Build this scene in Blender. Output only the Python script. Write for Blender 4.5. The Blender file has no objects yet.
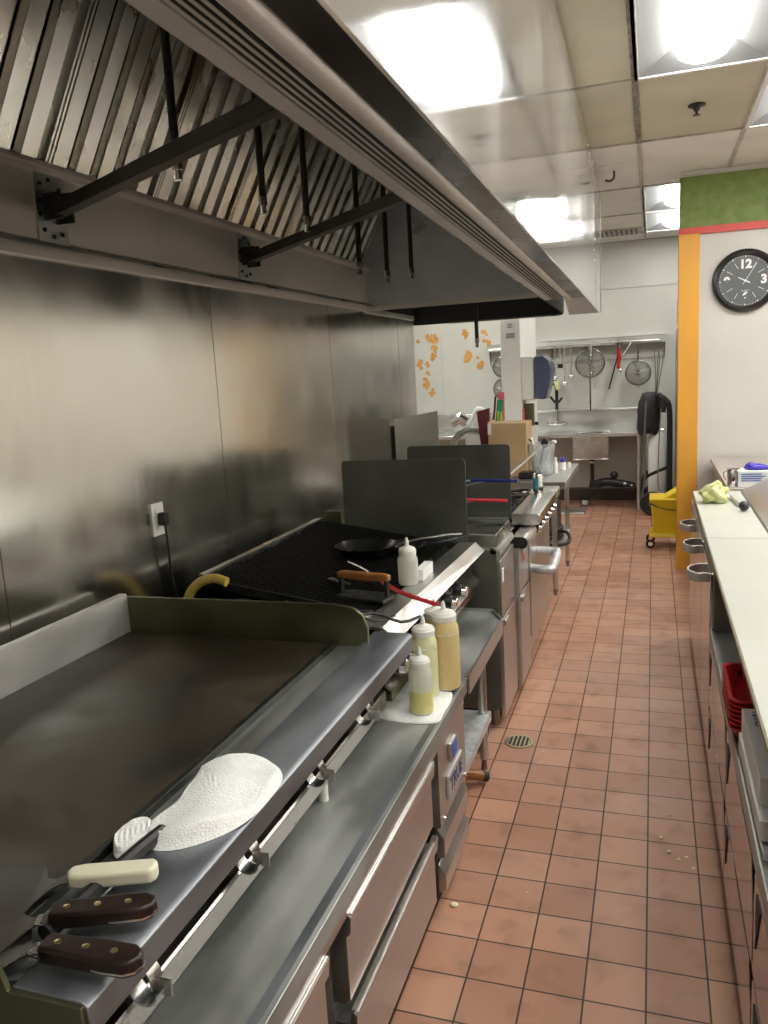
import bpy, bmesh, math, random
from mathutils import Vector, Matrix
random.seed(7)
S = bpy.context.scene
C = S.collection
PI = math.pi
# ------------------------------------------------------------------ camera, world, exposure
cam = bpy.data.cameras.new('camera'); camo = bpy.data.objects.new('camera', cam); C.objects.link(camo)
RX = Vector((0.9483234, 0.31259891, -0.05444857)); UP = Vector((-0.00226328, 0.17825626, 0.9839815)); FW = Vector((-0.31729734, 0.93300945, -0.16975208))
camo.matrix_world = Matrix(((RX.x, UP.x, -FW.x, 0), (RX.y, UP.y, -FW.y, 0), (RX.z, UP.z, -FW.z, 1.6632), (0, 0, 0, 1)))
cam.sensor_fit = 'HORIZONTAL'; cam.sensor_width = 27.0; cam.lens = 803.72 / 768 * 27.0
cam.clip_start = 0.02; cam.clip_end = 60
S.camera = camo
W = bpy.data.worlds.new('world'); S.world = W; W.use_nodes = True
W.node_tree.nodes['Background'].inputs[0].default_value = (0.8, 0.85, 0.9, 1)
W.node_tree.nodes['Background'].inputs[1].default_value = 0.05
S.view_settings.view_transform = 'Standard'; S.view_settings.look = 'None'
S.view_settings.exposure = 0.55; S.view_settings.gamma = 1.0; S.view_settings.use_curve_mapping = False
LENS_EMIT = 17.0
CEIL = 3.0

# ------------------------------------------------------------------ materials
def mat(name, col, rough=0.5, metal=0.0, spec=0.5, **kw):
    m = bpy.data.materials.new(name); m.use_nodes = True
    b = m.node_tree.nodes['Principled BSDF']
    b.inputs['Base Color'].default_value = (*col, 1); b.inputs['Roughness'].default_value = rough
    b.inputs['Metallic'].default_value = metal; b.inputs['Specular IOR Level'].default_value = spec
    for k, v in kw.items(): b.inputs[k.replace('_', ' ')].default_value = v
    return m
def nn(m, t, **kw):
    n = m.node_tree.nodes.new(t)
    for k, v in kw.items(): setattr(n, k, v)
    return n
def lk(m, a, b): m.node_tree.links.new(a, b)
def noise_mix(m, c1, c2, scale=(3, 3, 3), detail=6, lo=0.35, hi=0.65, rlo=None, rhi=None, bump=0.0, bscale=None, target='Base Color', dist=0.0):
    """colour / roughness variation from object-space noise"""
    p = m.node_tree.nodes['Principled BSDF']
    g = nn(m, 'ShaderNodeNewGeometry'); mp = nn(m, 'ShaderNodeMapping'); mp.inputs['Scale'].default_value = scale
    lk(m, g.outputs['Position'], mp.inputs['Vector'])
    nz = nn(m, 'ShaderNodeTexNoise'); nz.inputs['Scale'].default_value = 1.0; nz.inputs['Detail'].default_value = detail; nz.inputs['Distortion'].default_value = dist
    lk(m, mp.outputs[0], nz.inputs['Vector'])
    r = nn(m, 'ShaderNodeMapRange'); r.inputs['From Min'].default_value = lo; r.inputs['From Max'].default_value = hi
    lk(m, nz.outputs['Fac'], r.inputs['Value'])
    mx = nn(m, 'ShaderNodeMix', data_type='RGBA'); mx.inputs['A'].default_value = (*c1, 1); mx.inputs['B'].default_value = (*c2, 1)
    lk(m, r.outputs[0], mx.inputs['Factor']); lk(m, mx.outputs['Result'], p.inputs[target])
    if rlo is not None:
        r2 = nn(m, 'ShaderNodeMapRange'); r2.inputs['From Min'].default_value = lo; r2.inputs['From Max'].default_value = hi
        r2.inputs['To Min'].default_value = rlo; r2.inputs['To Max'].default_value = rhi
        lk(m, nz.outputs['Fac'], r2.inputs['Value']); lk(m, r2.outputs[0], p.inputs['Roughness'])
    if bump:
        src = nz
        if bscale:
            mp2 = nn(m, 'ShaderNodeMapping'); mp2.inputs['Scale'].default_value = bscale; lk(m, g.outputs['Position'], mp2.inputs['Vector'])
            src = nn(m, 'ShaderNodeTexNoise'); src.inputs['Scale'].default_value = 1.0; src.inputs['Detail'].default_value = 4; lk(m, mp2.outputs[0], src.inputs['Vector'])
        bp = nn(m, 'ShaderNodeBump'); bp.inputs['Strength'].default_value = bump; bp.inputs['Distance'].default_value = 0.01
        lk(m, src.outputs['Fac'], bp.inputs['Height']); lk(m, bp.outputs[0], p.inputs['Normal'])
    return m
def nmat(name, c1, c2, rough=0.5, metal=0.0, **kw):
    spec = kw.pop('spec', 0.5)
    return noise_mix(mat(name, c1, rough, metal, spec), c1, c2, **kw)

M = {}
M['steel'] = nmat('brushed steel', (.58, .58, .56), (.68, .68, .66), .36, 1, scale=(2, 2, 9), rlo=.30, rhi=.44, bump=.04, bscale=(300, 6, 300))
M['steel_top'] = nmat('worn steel worktop', (.32, .34, .32), (.52, .54, .52), .45, .85, scale=(6, 2.5, 5), lo=.3, hi=.6, rlo=.36, rhi=.56, bump=.03, bscale=(40, 8, 40))
M['steel_dark'] = nmat('dark greasy steel', (.20, .20, .18), (.30, .30, .27), .42, 1, scale=(6, 6, 6), rlo=.25, rhi=.45)
M['steel_bright'] = nmat('polished steel', (.66, .66, .65), (.75, .75, .73), .25, 1, scale=(3, 3, 3), rlo=.2, rhi=.3)
M['steel_range'] = nmat('range front steel', (.50, .49, .47), (.60, .59, .56), .34, .95, scale=(4, 4, 10), rlo=.28, rhi=.42)
M['steel_ledge'] = nmat('scuffed ledge steel', (.24, .26, .285), (.36, .38, .40), .40, .9, scale=(9, 3, 9), rlo=.36, rhi=.5, detail=5)
M['prep_steel'] = nmat('prep table steel', (.56, .52, .50), (.64, .60, .58), .13, 1, scale=(3, 3, 3), rlo=.1, rhi=.2, bump=.02, bscale=(2, 6, 4))
M['valve_steel'] = nmat('valve panel steel', (.26, .24, .23), (.34, .31, .30), .25, 1, scale=(3, 3, 3), rlo=.2, rhi=.3)
M['hood_face'] = nmat('hood facing steel', (.70, .71, .72), (.77, .78, .79), .1, .82, scale=(2, 2, .7), rlo=.05, rhi=.12, bump=.06, bscale=(1.2, 2.2, .9))
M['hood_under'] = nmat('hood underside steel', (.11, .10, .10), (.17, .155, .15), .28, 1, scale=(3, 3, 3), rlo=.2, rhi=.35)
M['hood_in'] = nmat('hood interior steel', (.46, .51, .54), (.60, .64, .67), .34, .5, scale=(3, 3, 4), rlo=.26, rhi=.42, bump=.04, bscale=(3, 3, 3))
M['hood_band'] = nmat('hood channel steel', (.50, .46, .42), (.60, .55, .51), .4, .55, scale=(3, 2, 6), rlo=.34, rhi=.46)
M['filter'] = nmat('baffle filter steel', (.70, .69, .60), (.82, .81, .77), .26, 1, scale=(7, 7, 3), rlo=.2, rhi=.34)
M['void'] = mat('gap and shade black', (.012, .012, .012), .6)  # flat black for gaps, and for the shade inside the rear hood
M['slot_light'] = nmat('register steel', (.50, .49, .46), (.60, .58, .55), .45, .5, scale=(4, 4, 4))
M['fryer_side'] = nmat('fryer side sheet', (.14, .15, .13), (.20, .21, .18), .4, .7, scale=(4, 4, 2))
M['black_iron'] = nmat('black iron', (.015, .016, .014), (.035, .036, .032), .4, .5, scale=(30, 30, 30), rlo=.3, rhi=.55)
M['brace'] = nmat('painted brace', (.022, .024, .019), (.04, .042, .035), .42, .3, scale=(10, 10, 10))
M['cast'] = nmat('cast iron', (.010, .010, .010), (.028, .027, .025), .5, .6, scale=(40, 40, 40), rlo=.35, rhi=.6)
M['black_plastic'] = mat('black plastic', (.012, .012, .013), .35)
M['rubber'] = mat('black rubber', (.018, .018, .018), .6)
M['chrome'] = mat('chrome', (.75, .75, .75), .1, 1)
M['turner_steel'] = nmat('used turner steel', (.035, .033, .031), (.075, .062, .05), .45, .8, scale=(9, 9, 9), lo=.45, hi=.7, rlo=.4, rhi=.55)
M['brass'] = mat('brass rivet', (.72, .60, .30), .3, 1)
M['galv'] = nmat('galvanised sheet', (.48, .50, .51), (.68, .70, .71), .45, .6, scale=(30, 30, 30), detail=8)
M['splash_steel'] = nmat('griddle back splash steel', (.36, .36, .355), (.50, .50, .48), .45, .6, scale=(4, 4, 8), rlo=.4, rhi=.55)
M['olive_steel'] = nmat('griddle splash steel', (.115, .12, .065), (.17, .175, .10), .38, .85, scale=(4, 4, 8), rlo=.3, rhi=.5)
M['guard'] = nmat('dark splash guard sheet', (.11, .115, .10), (.15, .155, .135), .4, .6, scale=(5, 5, 5), rlo=.28, rhi=.42)
M['ceil_cream'] = nmat('stained ceiling tile', (.42, .395, .30), (.50, .475, .37), .9, scale=(2.2, 2.2, 2), lo=.3, hi=.7)
M['ceil_white'] = nmat('ceiling tile', (.62, .62, .57), (.68, .68, .63), .9, scale=(3, 3, 3))
M['grid'] = nmat('ceiling grid', (.32, .30, .25), (.50, .48, .42), .6, scale=(8, 8, 8))
M['grid_rust'] = nmat('rusty ceiling grid', (.07, .06, .05), (.25, .22, .18), .6, scale=(30, 12, 8))
M['wall_white'] = nmat('white wall panel', (.50, .50, .455), (.55, .55, .50), .38, scale=(2, 2, 2), bump=.02, bscale=(60, 60, 60))
M['wall_clock'] = nmat('partition paint', (.50, .49, .455), (.54, .53, .49), .5, scale=(2, 2, 2))
M['wall_dim'] = nmat('dining wall paint', (.74, .71, .64), (.78, .75, .68), .6, scale=(2, 2, 2))
M['dark_lower'] = mat('dark band for reflections', (.05, .045, .04), .6)
M['orange'] = nmat('orange paint', (.68, .33, .035), (.62, .30, .04), .4, scale=(5, 5, 2))
M['green'] = nmat('green paint', (.13, .19, .035), (.19, .26, .07), .55, scale=(14, 14, 14), lo=.4, hi=.75, bump=.12, bscale=(60, 60, 60))
M['red_trim'] = mat('red trim paint', (.55, .06, .05), .45)
M['white_plastic'] = mat('white plastic', (.72, .72, .66), .4)
M['cord'] = mat('black cord', (.01, .01, .01), .45)
M['yellow_hose'] = nmat('yellow gas hose', (.45, .33, .06), (.60, .45, .10), .45, scale=(40, 40, 40))
M['board'] = nmat('cutting board poly', (.42, .43, .37), (.47, .48, .42), .42, scale=(3, 2, 3))
M['board_edge'] = mat('cutting board worn edge', (.38, .32, .20), .6)
M['towel'] = nmat('white terry towel', (.84, .85, .83), (.90, .91, .90), .95, scale=(60, 60, 60), bump=.5, bscale=(260, 260, 260))
M['wood_dark'] = nmat('dark rosewood handle', (.011, .006, .005), (.026, .013, .010), .34, scale=(8, 60, 60))
M['wood'] = nmat('oiled wood handle', (.22, .085, .025), (.33, .14, .045), .4, scale=(12, 60, 60))
M['cream_plastic'] = mat('cream handle plastic', (.72, .70, .52), .38)
M['red_plastic'] = mat('red plastic', (.42, .012, .018), .32)
M['pink_plastic'] = mat('red rubber sleeve', (.60, .05, .06), .4)
M['blue_plastic'] = mat('blue sleeve', (.012, .025, .16), .35)
M['cardboard'] = nmat('cardboard', (.40, .27, .14), (.45, .31, .17), .8, scale=(6, 6, 6))
M['paper'] = mat('white paper', (.72, .72, .70), .7)
M['dispenser'] = mat('smoked blue dispenser', (.07, .085, .14), .25)
M['binder'] = mat('maroon binder', (.13, .02, .03), .4)
M['yellow'] = nmat('yellow bucket plastic', (.86, .62, .015), (.80, .56, .015), .42, scale=(8, 8, 8))
M['fabric_black'] = nmat('black jacket fabric', (.012, .012, .014), (.03, .03, .035), .75, scale=(30, 30, 30), bump=.4, bscale=(14, 14, 6))
M['base_dark'] = nmat('dark cove base', (.05, .035, .028), (.08, .05, .04), .5, scale=(5, 5, 5))
M['lettuce'] = nmat('pale cabbage leaf', (.50, .52, .18), (.68, .70, .36), .55, scale=(22, 22, 22), bump=.6, bscale=(30, 30, 30))
M['violet'] = mat('violet plastic wrap', (.045, .03, .38), .35)
M['label_blue'] = mat('blue print', (.05, .12, .40), .5)
M['ink_blue'] = mat('faded blue lettering', (.05, .06, .16), .5)
M['ink'] = mat('dark ink', (.03, .03, .05), .6)
M['crumb'] = mat('crumb', (.80, .72, .50), .8)
M['teal'] = mat('teal can print', (.04, .22, .26), .35)
M['green_folder'] = mat('green folder', (.05, .30, .14), .4)
M['lime'] = mat('lime folder', (.45, .62, .06), .4)
M['pink_paper'] = mat('pink paper', (.72, .16, .20), .6)
M['mesh_wire'] = mat('strainer wire', (.22, .21, .19), .4, .8)
M['stain'] = nmat('orange grease splatter', (.50, .22, .03), (.62, .34, .10), .5, scale=(60, 60, 60))
M['pale_pink'] = mat('pale pink card', (.62, .45, .40), .6)
M['clock_face'] = mat('clock face grey', (.09, .10, .105), .35)
M['clock_white'] = mat('clock markings', (.72, .72, .72), .5)
M['pan_black'] = mat('nonstick black', (.012, .012, .012), .25)
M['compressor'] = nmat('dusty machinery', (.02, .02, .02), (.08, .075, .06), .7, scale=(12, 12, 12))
M['drain'] = nmat('brass drain', (.45, .40, .25), (.55, .50, .33), .4, .8, scale=(20, 20, 20))

# emissive lens of the troffers
def emissive(name, col, s):
    m = bpy.data.materials.new(name); m.use_nodes = True
    p = m.node_tree.nodes['Principled BSDF']; p.inputs['Base Color'].default_value = (.8, .8, .8, 1)
    p.inputs['Emission Color'].default_value = (*col, 1); p.inputs['Emission Strength'].default_value = s
    return m
M['lens'] = emissive('fluorescent lens', (1.0, .985, .93), LENS_EMIT)
M['lamp_white'] = mat('lamp housing enamel', (.75, .75, .75), .35)
M['lamp_basket'] = mat('perforated lamp basket', (.20, .205, .21), .6)

# translucent bottles
def plastic_clear(name, col, rough=.3, trans=.7):
    m = mat(name, col, rough); p = m.node_tree.nodes['Principled BSDF']
    p.inputs['Transmission Weight'].default_value = trans; p.inputs['IOR'].default_value = 1.35
    return m
M['bottle'] = plastic_clear('milky squeeze bottle', (.86, .87, .78), .45, .45)
M['oil'] = mat('yellow oil', (.70, .66, .26), .35)
M['mustard'] = mat('mustard dressing', (.60, .47, .22), .4)
M['pale_dressing'] = mat('pale oil', (.64, .64, .38), .4)
M['clear'] = plastic_clear('clear polycarbonate', (.80, .84, .86), .15, .8)

# steel wall panels: greasy, smeared, drips low down
def wall_steel():
    m = mat('stainless wall panel', (.5, .49, .45), .3, 1); p = m.node_tree.nodes['Principled BSDF']
    g = nn(m, 'ShaderNodeNewGeometry')
    def nz(scale, det=6, dist=0.):
        mp = nn(m, 'ShaderNodeMapping'); mp.inputs['Scale'].default_value = scale; lk(m, g.outputs['Position'], mp.inputs['Vector'])
        n = nn(m, 'ShaderNodeTexNoise'); n.inputs['Scale'].default_value = 1; n.inputs['Detail'].default_value = det; n.inputs['Distortion'].default_value = dist
        lk(m, mp.outputs[0], n.inputs['Vector']); return n
    n1 = nz((1, 3.0, 1.6), 5, .8); n2 = nz((4, 26, 1.3), 5)
    r = nn(m, 'ShaderNodeMapRange'); r.inputs['From Min'].default_value = .35; r.inputs['From Max'].default_value = .7; r.inputs['To Min'].default_value = .15; r.inputs['To Max'].default_value = .27
    lk(m, n1.outputs['Fac'], r.inputs['Value']); lk(m, r.outputs[0], p.inputs['Roughness'])
    mx = nn(m, 'ShaderNodeMix', data_type='RGBA'); mx.inputs['A'].default_value = (.60, .59, .55, 1); mx.inputs['B'].default_value = (.72, .70, .64, 1)
    lk(m, n1.outputs['Fac'], mx.inputs['Factor'])
    # thin vertical drip marks
    r2 = nn(m, 'ShaderNodeMapRange'); r2.inputs['From Min'].default_value = .66; r2.inputs['From Max'].default_value = .74; lk(m, n2.outputs['Fac'], r2.inputs['Value'])
    n3 = nz((60, 60, 60), 2); r3 = nn(m, 'ShaderNodeMapRange'); r3.inputs['From Min'].default_value = .72; r3.inputs['From Max'].default_value = .78; lk(m, n3.outputs['Fac'], r3.inputs['Value'])
    mxm = nn(m, 'ShaderNodeMath', operation='MAXIMUM'); lk(m, r2.outputs[0], mxm.inputs[0]); lk(m, r3.outputs[0], mxm.inputs[1])
    sc = nn(m, 'ShaderNodeMath', operation='MULTIPLY'); sc.inputs[1].default_value = .35; lk(m, mxm.outputs[0], sc.inputs[0])
    mx2 = nn(m, 'ShaderNodeMix', data_type='RGBA'); mx2.inputs['B'].default_value = (.75, .73, .66, 1)
    lk(m, sc.outputs[0], mx2.inputs['Factor']); lk(m, mx.outputs['Result'], mx2.inputs['A']); lk(m, mx2.outputs['Result'], p.inputs['Base Color'])
    bp = nn(m, 'ShaderNodeBump'); bp.inputs['Strength'].default_value = .2; bp.inputs['Distance'].default_value = .01; n4 = nz((2, 5, 1.2), 3)
    lk(m, n4.outputs['Fac'], bp.inputs['Height']); lk(m, bp.outputs[0], p.inputs['Normal'])
    return m
M['wall_steel'] = wall_steel()

# griddle plate: seasoned dark steel, browner to the front
def griddle_mat():
    m = mat('seasoned griddle plate', (.03, .025, .02), .35, .1, .35); p = m.node_tree.nodes['Principled BSDF']
    noise_mix(m, (.016, .013, .009), (.070, .056, .036), scale=(3.2, 3.2, 3), detail=9, lo=.36, hi=.68, rlo=.34, rhi=.6, bump=.06, bscale=(25, 25, 25), dist=.6)
    return m
M['griddle'] = griddle_mat()

# floor tiles
T = .158; FX0 = -4.09174 * T; FY0 = 16.16469 * T
def floor_mat():
    m = mat('quarry tile', (.4, .2, .13), .45); p = m.node_tree.nodes['Principled BSDF']
    g = nn(m, 'ShaderNodeNewGeometry'); mp = nn(m, 'ShaderNodeMapping'); mp.inputs['Location'].default_value = (-FX0 + 20 * T, -FY0 + 40 * T, 0)
    lk(m, g.outputs['Position'], mp.inputs['Vector'])
    b = nn(m, 'ShaderNodeTexBrick', offset=0.0, squash=1.0)
    b.inputs['Scale'].default_value = 1; b.inputs['Brick Width'].default_value = T; b.inputs['Row Height'].default_value = T
    b.inputs['Mortar Size'].default_value = .0028; b.inputs['Mortar Smooth'].default_value = .3
    b.inputs['Color1'].default_value = (.40, .195, .125, 1); b.inputs['Color2'].default_value = (.52, .275, .18, 1); b.inputs['Mortar'].default_value = (.045, .028, .02, 1)
    lk(m, mp.outputs[0], b.inputs['Vector'])
    n = nn(m, 'ShaderNodeTexNoise'); n.inputs['Scale'].default_value = 9; n.inputs['Detail'].default_value = 10; lk(m, g.outputs['Position'], n.inputs['Vector'])
    r = nn(m, 'ShaderNodeMapRange'); r.inputs['From Min'].default_value = .52; r.inputs['From Max'].default_value = .8; r.inputs['To Max'].default_value = .55; lk(m, n.outputs['Fac'], r.inputs['Value'])
    mx = nn(m, 'ShaderNodeMix', data_type='RGBA'); mx.inputs['B'].default_value = (.17, .075, .04, 1)
    lk(m, r.outputs[0], mx.inputs['Factor']); lk(m, b.outputs['Color'], mx.inputs['A'])
    # pale worn film
    n2 = nn(m, 'ShaderNodeTexNoise'); n2.inputs['Scale'].default_value = 1.6; n2.inputs['Detail'].default_value = 8; lk(m, g.outputs['Position'], n2.inputs['Vector'])
    r2 = nn(m, 'ShaderNodeMapRange'); r2.inputs['From Min'].default_value = .45; r2.inputs['From Max'].default_value = .75; r2.inputs['To Max'].default_value = .35; lk(m, n2.outputs['Fac'], r2.inputs['Value'])
    mx2 = nn(m, 'ShaderNodeMix', data_type='RGBA'); mx2.inputs['B'].default_value = (.52, .38, .31, 1)
    lk(m, r2.outputs[0], mx2.inputs['Factor']); lk(m, mx.outputs['Result'], mx2.inputs['A'])
    fin = nn(m, 'ShaderNodeMix', data_type='RGBA'); lk(m, b.outputs['Fac'], fin.inputs['Factor']); lk(m, mx2.outputs['Result'], fin.inputs['A']); fin.inputs['B'].default_value = (.04, .025, .018, 1)
    lk(m, fin.outputs['Result'], p.inputs['Base Color'])
    rr = nn(m, 'ShaderNodeMapRange'); rr.inputs['To Min'].default_value = .30; rr.inputs['To Max'].default_value = .52; lk(m, n.outputs['Fac'], rr.inputs['Value']); lk(m, rr.outputs[0], p.inputs['Roughness'])
    inv = nn(m, 'ShaderNodeMath', operation='SUBTRACT'); inv.inputs[0].default_value = 1; lk(m, b.outputs['Fac'], inv.inputs[1])
    bp = nn(m, 'ShaderNodeBump'); bp.inputs['Strength'].default_value = .6; bp.inputs['Distance'].default_value = .003; lk(m, inv.outputs[0], bp.inputs['Height']); lk(m, bp.outputs[0], p.inputs['Normal'])
    return m
M['floor'] = floor_mat()

# ------------------------------------------------------------------ mesh helpers
def nb(): return bmesh.new()
def box(bm, x0, x1, y0, y1, z0, z1):
    v = [bm.verts.new((x, y, z)) for x in (x0, x1) for y in (y0, y1) for z in (z0, z1)]
    for f in ((0, 1, 3, 2), (4, 6, 7, 5), (0, 4, 5, 1), (2, 3, 7, 6), (0, 2, 6, 4), (1, 5, 7, 3)): bm.faces.new([v[i] for i in f])
    return v
def hexa(bm, b4, t4):
    v = [bm.verts.new(p) for p in list(b4) + list(t4)]
    bm.faces.new(v[3::-1]); bm.faces.new(v[4:8])
    for i in range(4): j = (i + 1) % 4; bm.faces.new((v[i], v[j], v[4 + j], v[4 + i]))
def frame_of(d):
    d = d.normalized(); a = Vector((0, 0, 1)) if abs(d.z) < .9 else Vector((1, 0, 0))
    u = d.cross(a).normalized(); return u, d.cross(u).normalized()
def cyl(bm, p0, p1, r0, r1=None, seg=18, cap=True):
    p0 = Vector(p0); p1 = Vector(p1); r1 = r0 if r1 is None else r1
    u, w = frame_of(p1 - p0); A = []; Bq = []
    for i in range(seg):
        a = 2 * PI * i / seg; o = u * math.cos(a) + w * math.sin(a)
        A.append(bm.verts.new(p0 + o * r0)); Bq.append(bm.verts.new(p1 + o * r1))
    for i in range(seg): j = (i + 1) % seg; bm.faces.new((A[i], A[j], Bq[j], Bq[i]))
    if cap: bm.faces.new(A[::-1]); bm.faces.new(Bq)
def catmull(pts, n=6, closed=False):
    P = [Vector(p) for p in pts]; out = []; L = len(P)
    rng = range(L if closed else L - 1)
    for i in rng:
        g = lambda k: P[k % L] if closed else P[max(0, min(L - 1, k))]
        a, b, c, d = g(i - 1), g(i), g(i + 1), g(i + 2)
        for t in range(n):
            t /= n; out.append(.5 * ((2 * b) + (c - a) * t + (2 * a - 5 * b + 4 * c - d) * t * t + (3 * b - a - 3 * c + d) * t ** 3))
    if not closed: out.append(P[-1])
    return out
def tube(bm, pts, r, seg=8, closed=False, smooth=0, flat=1.0, radii=None):
    P = catmull(pts, smooth, closed) if smooth else [Vector(p) for p in pts]
    L = len(P); rings = []; pu = None
    for i, p in enumerate(P):
        if closed: d = P[(i + 1) % L] - P[i - 1]
        else: d = P[min(L - 1, i + 1)] - P[max(0, i - 1)]
        if d.length < 1e-9: d = Vector((0, 0, 1))
        d.normalize()
        if pu is None: u, w = frame_of(d)
        else:
            u = (pu - d * pu.dot(d))
            u = u.normalized() if u.length > 1e-6 else frame_of(d)[0]
            w = d.cross(u)
        pu = u; rr = radii[i] if radii else r
        rings.append([bm.verts.new(p + (u * math.cos(2 * PI * k / seg) + w * math.sin(2 * PI * k / seg) * flat) * rr) for k in range(seg)])
    for i in range(L if closed else L - 1):
        a = rings[i]; b = rings[(i + 1) % L]
        for k in range(seg): j = (k + 1) % seg; bm.faces.new((a[k], a[j], b[j], b[k]))
    if not closed: bm.faces.new(rings[0][::-1]); bm.faces.new(rings[-1])
def lathe(bm, prof, c=(0, 0, 0), seg=28, mtx=None, cap=True):
    rings = []
    for r, z in prof:
        ring = []
        for i in range(seg):
            a = 2 * PI * i / seg; p = Vector((r * math.cos(a), r * math.sin(a), z))
            if mtx: p = mtx @ p
            ring.append(bm.verts.new(p + Vector(c)))
        rings.append(ring)
    for A, Bq in zip(rings, rings[1:]):
        for i in range(seg): j = (i + 1) % seg; bm.faces.new((A[i], A[j], Bq[j], Bq[i]))
    if cap: bm.faces.new(rings[0][::-1]); bm.faces.new(rings[-1])
def prism(bm, poly, plane, a, b, skew=None):
    """extrude a 2D polygon; plane 'xz' goes along y, 'yz' along x, 'xy' along z"""
    def P(q, t):
        if plane == 'xz': return (q[0], t, q[1])
        if plane == 'yz': return (t, q[0], q[1])
        return (q[0], q[1], t)
    A = [bm.verts.new(P(q, a)) for q in poly]; Bq = [bm.verts.new(P(q, b)) for q in poly]
    n = len(poly)
    for i in range(n): j = (i + 1) % n; bm.faces.new((A[i], A[j], Bq[j], Bq[i]))
    bm.faces.new(A[::-1]); bm.faces.new(Bq)
def ball(bm, c, r, seg=14, sc=(1, 1, 1)):
    m = Matrix.Translation(c) @ Matrix.Diagonal((*[r * s for s in sc], 1))
    bmesh.ops.create_uvsphere(bm, u_segments=seg, v_segments=max(6, seg // 2), radius=1, matrix=m)
ORG = {}
def obj(name, bm, m, parent=None, bevel=0.0, W=True, flat=False, angle=35, bseg=2, recalc=True):
    if recalc: bmesh.ops.recalc_face_normals(bm, faces=bm.faces)
    me = bpy.data.meshes.new(name); bm.to_mesh(me); bm.free()
    o = bpy.data.objects.new(name, me); C.objects.link(o)
    me.materials.append(m if not isinstance(m, str) else M[m])
    if parent is not None:
        org = ORG.get(parent.name, Vector((0, 0, 0))); o.parent = parent
        if W: me.transform(Matrix.Translation(-org))
        ORG[o.name] = org if W else Vector((0, 0, 0))
    else:
        # put the origin at the base centre
        xs = [v.co for v in me.vertices]
        lo = Vector((min(v.x for v in xs), min(v.y for v in xs), min(v.z for v in xs))); hi = Vector((max(v.x for v in xs), max(v.y for v in xs), max(v.z for v in xs)))
        c = Vector(((lo.x + hi.x) / 2, (lo.y + hi.y) / 2, lo.z)); me.transform(Matrix.Translation(-c)); o.location = c; ORG[o.name] = c
    if not flat:
        for p in me.polygons: p.use_smooth = True
        me.set_sharp_from_angle(angle=math.radians(angle))
    if bevel:
        b = o.modifiers.new('bevel', 'BEVEL'); b.width = bevel; b.segments = bseg; b.limit_method = 'ANGLE'; b.angle_limit = math.radians(40); b.harden_normals = False
    return o
def tag(o, label, cat, group=None):
    o['label'] = label; o['category'] = cat
    if group: o['group'] = group
    return o
def thing(name, label, cat, loc=(0, 0, 0), rotz=0, group=None):
    o = bpy.data.objects.new(name, None); C.objects.link(o); o.location = loc; o.rotation_euler = (0, 0, rotz); o.empty_display_size = .05
    ORG[o.name] = Vector(loc); return tag(o, label, cat, group)
def struct(name, bm, m, parent=None, **kw):
    o = obj(name, bm, m, parent, **kw)
    if parent is None: o['kind'] = 'structure'
    return o
def dup(root, loc, rotz=None, label=None, group=None, rot=None, scale=None):
    r = root.copy(); C.objects.link(r); r.location = loc
    if rotz is not None: r.rotation_euler = (0, 0, rotz)
    if rot is not None: r.rotation_euler = rot
    if scale: r.scale = scale
    if label: r['label'] = label
    if group: r['group'] = group
    for ch in list(root.children):
        c = ch.copy(); C.objects.link(c); c.parent = r
        for g in list(ch.children):
            d = g.copy(); C.objects.link(d); d.parent = c
    return r
def bx(*a):
    bm = nb(); box(bm, *a); return bm
def text_bm(txt, size, mtx, depth=.0015, bold=0.0):
    cu = bpy.data.curves.new('t', 'FONT'); cu.body = txt; cu.size = size; cu.extrude = depth; cu.align_x = 'CENTER'; cu.align_y = 'CENTER'; cu.offset = bold
    o = bpy.data.objects.new('t', cu); C.objects.link(o); dg = bpy.context.evaluated_depsgraph_get(); dg.update()
    me = bpy.data.meshes.new_from_object(o.evaluated_get(dg)); bpy.data.objects.remove(o); bpy.data.curves.remove(cu)
    me.transform(mtx); bm = nb(); bm.from_mesh(me); bpy.data.meshes.remove(me); return bm

WX = -1.62          # face of the stainless wall
# ================================================================== STRUCTURE
struct('floor', bx(-4.2, 3.2, -2.6, 10.2, -.05, 0), 'floor')
struct('wall_left', bx(WX - .12, WX - .004, -2.6, 5.64, 0, CEIL), 'wall_dim')
seams = [-1.96, -.74, .44, 1.63, 2.82, 4.03, 5.25, 5.64]
for i in range(len(seams) - 1):
    a, b = seams[i], seams[i + 1]
    o = struct('trim_%d' % (i + 1), bx(WX - .004, WX, a + .002, b - .002, .02, 2.30), 'wall_steel'); o['label'] = 'stainless wall panel'
bm = nb(); [box(bm, WX - .004, WX - .001, s - .003, s + .003, .02, 2.3) for s in seams[1:-1]]
struct('trim_8', bm, 'void')
struct('wall_far', bx(-4.2, 1.6, 10.0, 10.12, 0, CEIL), 'wall_white')
bm = nb()
for x in (-2.52, -1.32, -.36, .9): box(bm, x - .006, x + .006, 9.994, 10, .15, CEIL)
box(bm, -4.2, 1.6, 9.99, 10, 2.485, 2.51)
struct('trim_9', bm, 'wall_white')
struct('baseboard_far', bx(-4.2, 1.6, 9.975, 10, 0, .15), 'base_dark')
struct('wall_back_left', bx(-4.2, -4.08, 5.6, 10, 0, CEIL), 'wall_white')
struct('wall_return', bx(-4.2, WX - .12, 5.5, 5.60, 0, CEIL), 'wall_white')
struct('wall_partition', bx(.185, 3.2, 6.66, 6.80, 0, CEIL), 'wall_clock')
struct('trim_10', bx(.182, 3.2, 6.645, 6.66, 2.60, 2.96), 'green')
struct('trim_11', bx(.18, 3.2, 6.635, 6.66, 2.55, 2.60), 'red_trim')
struct('wall_back_right', bx(1.6, 1.72, 6.8, 10.12, 0, CEIL), 'wall_white')
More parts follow.
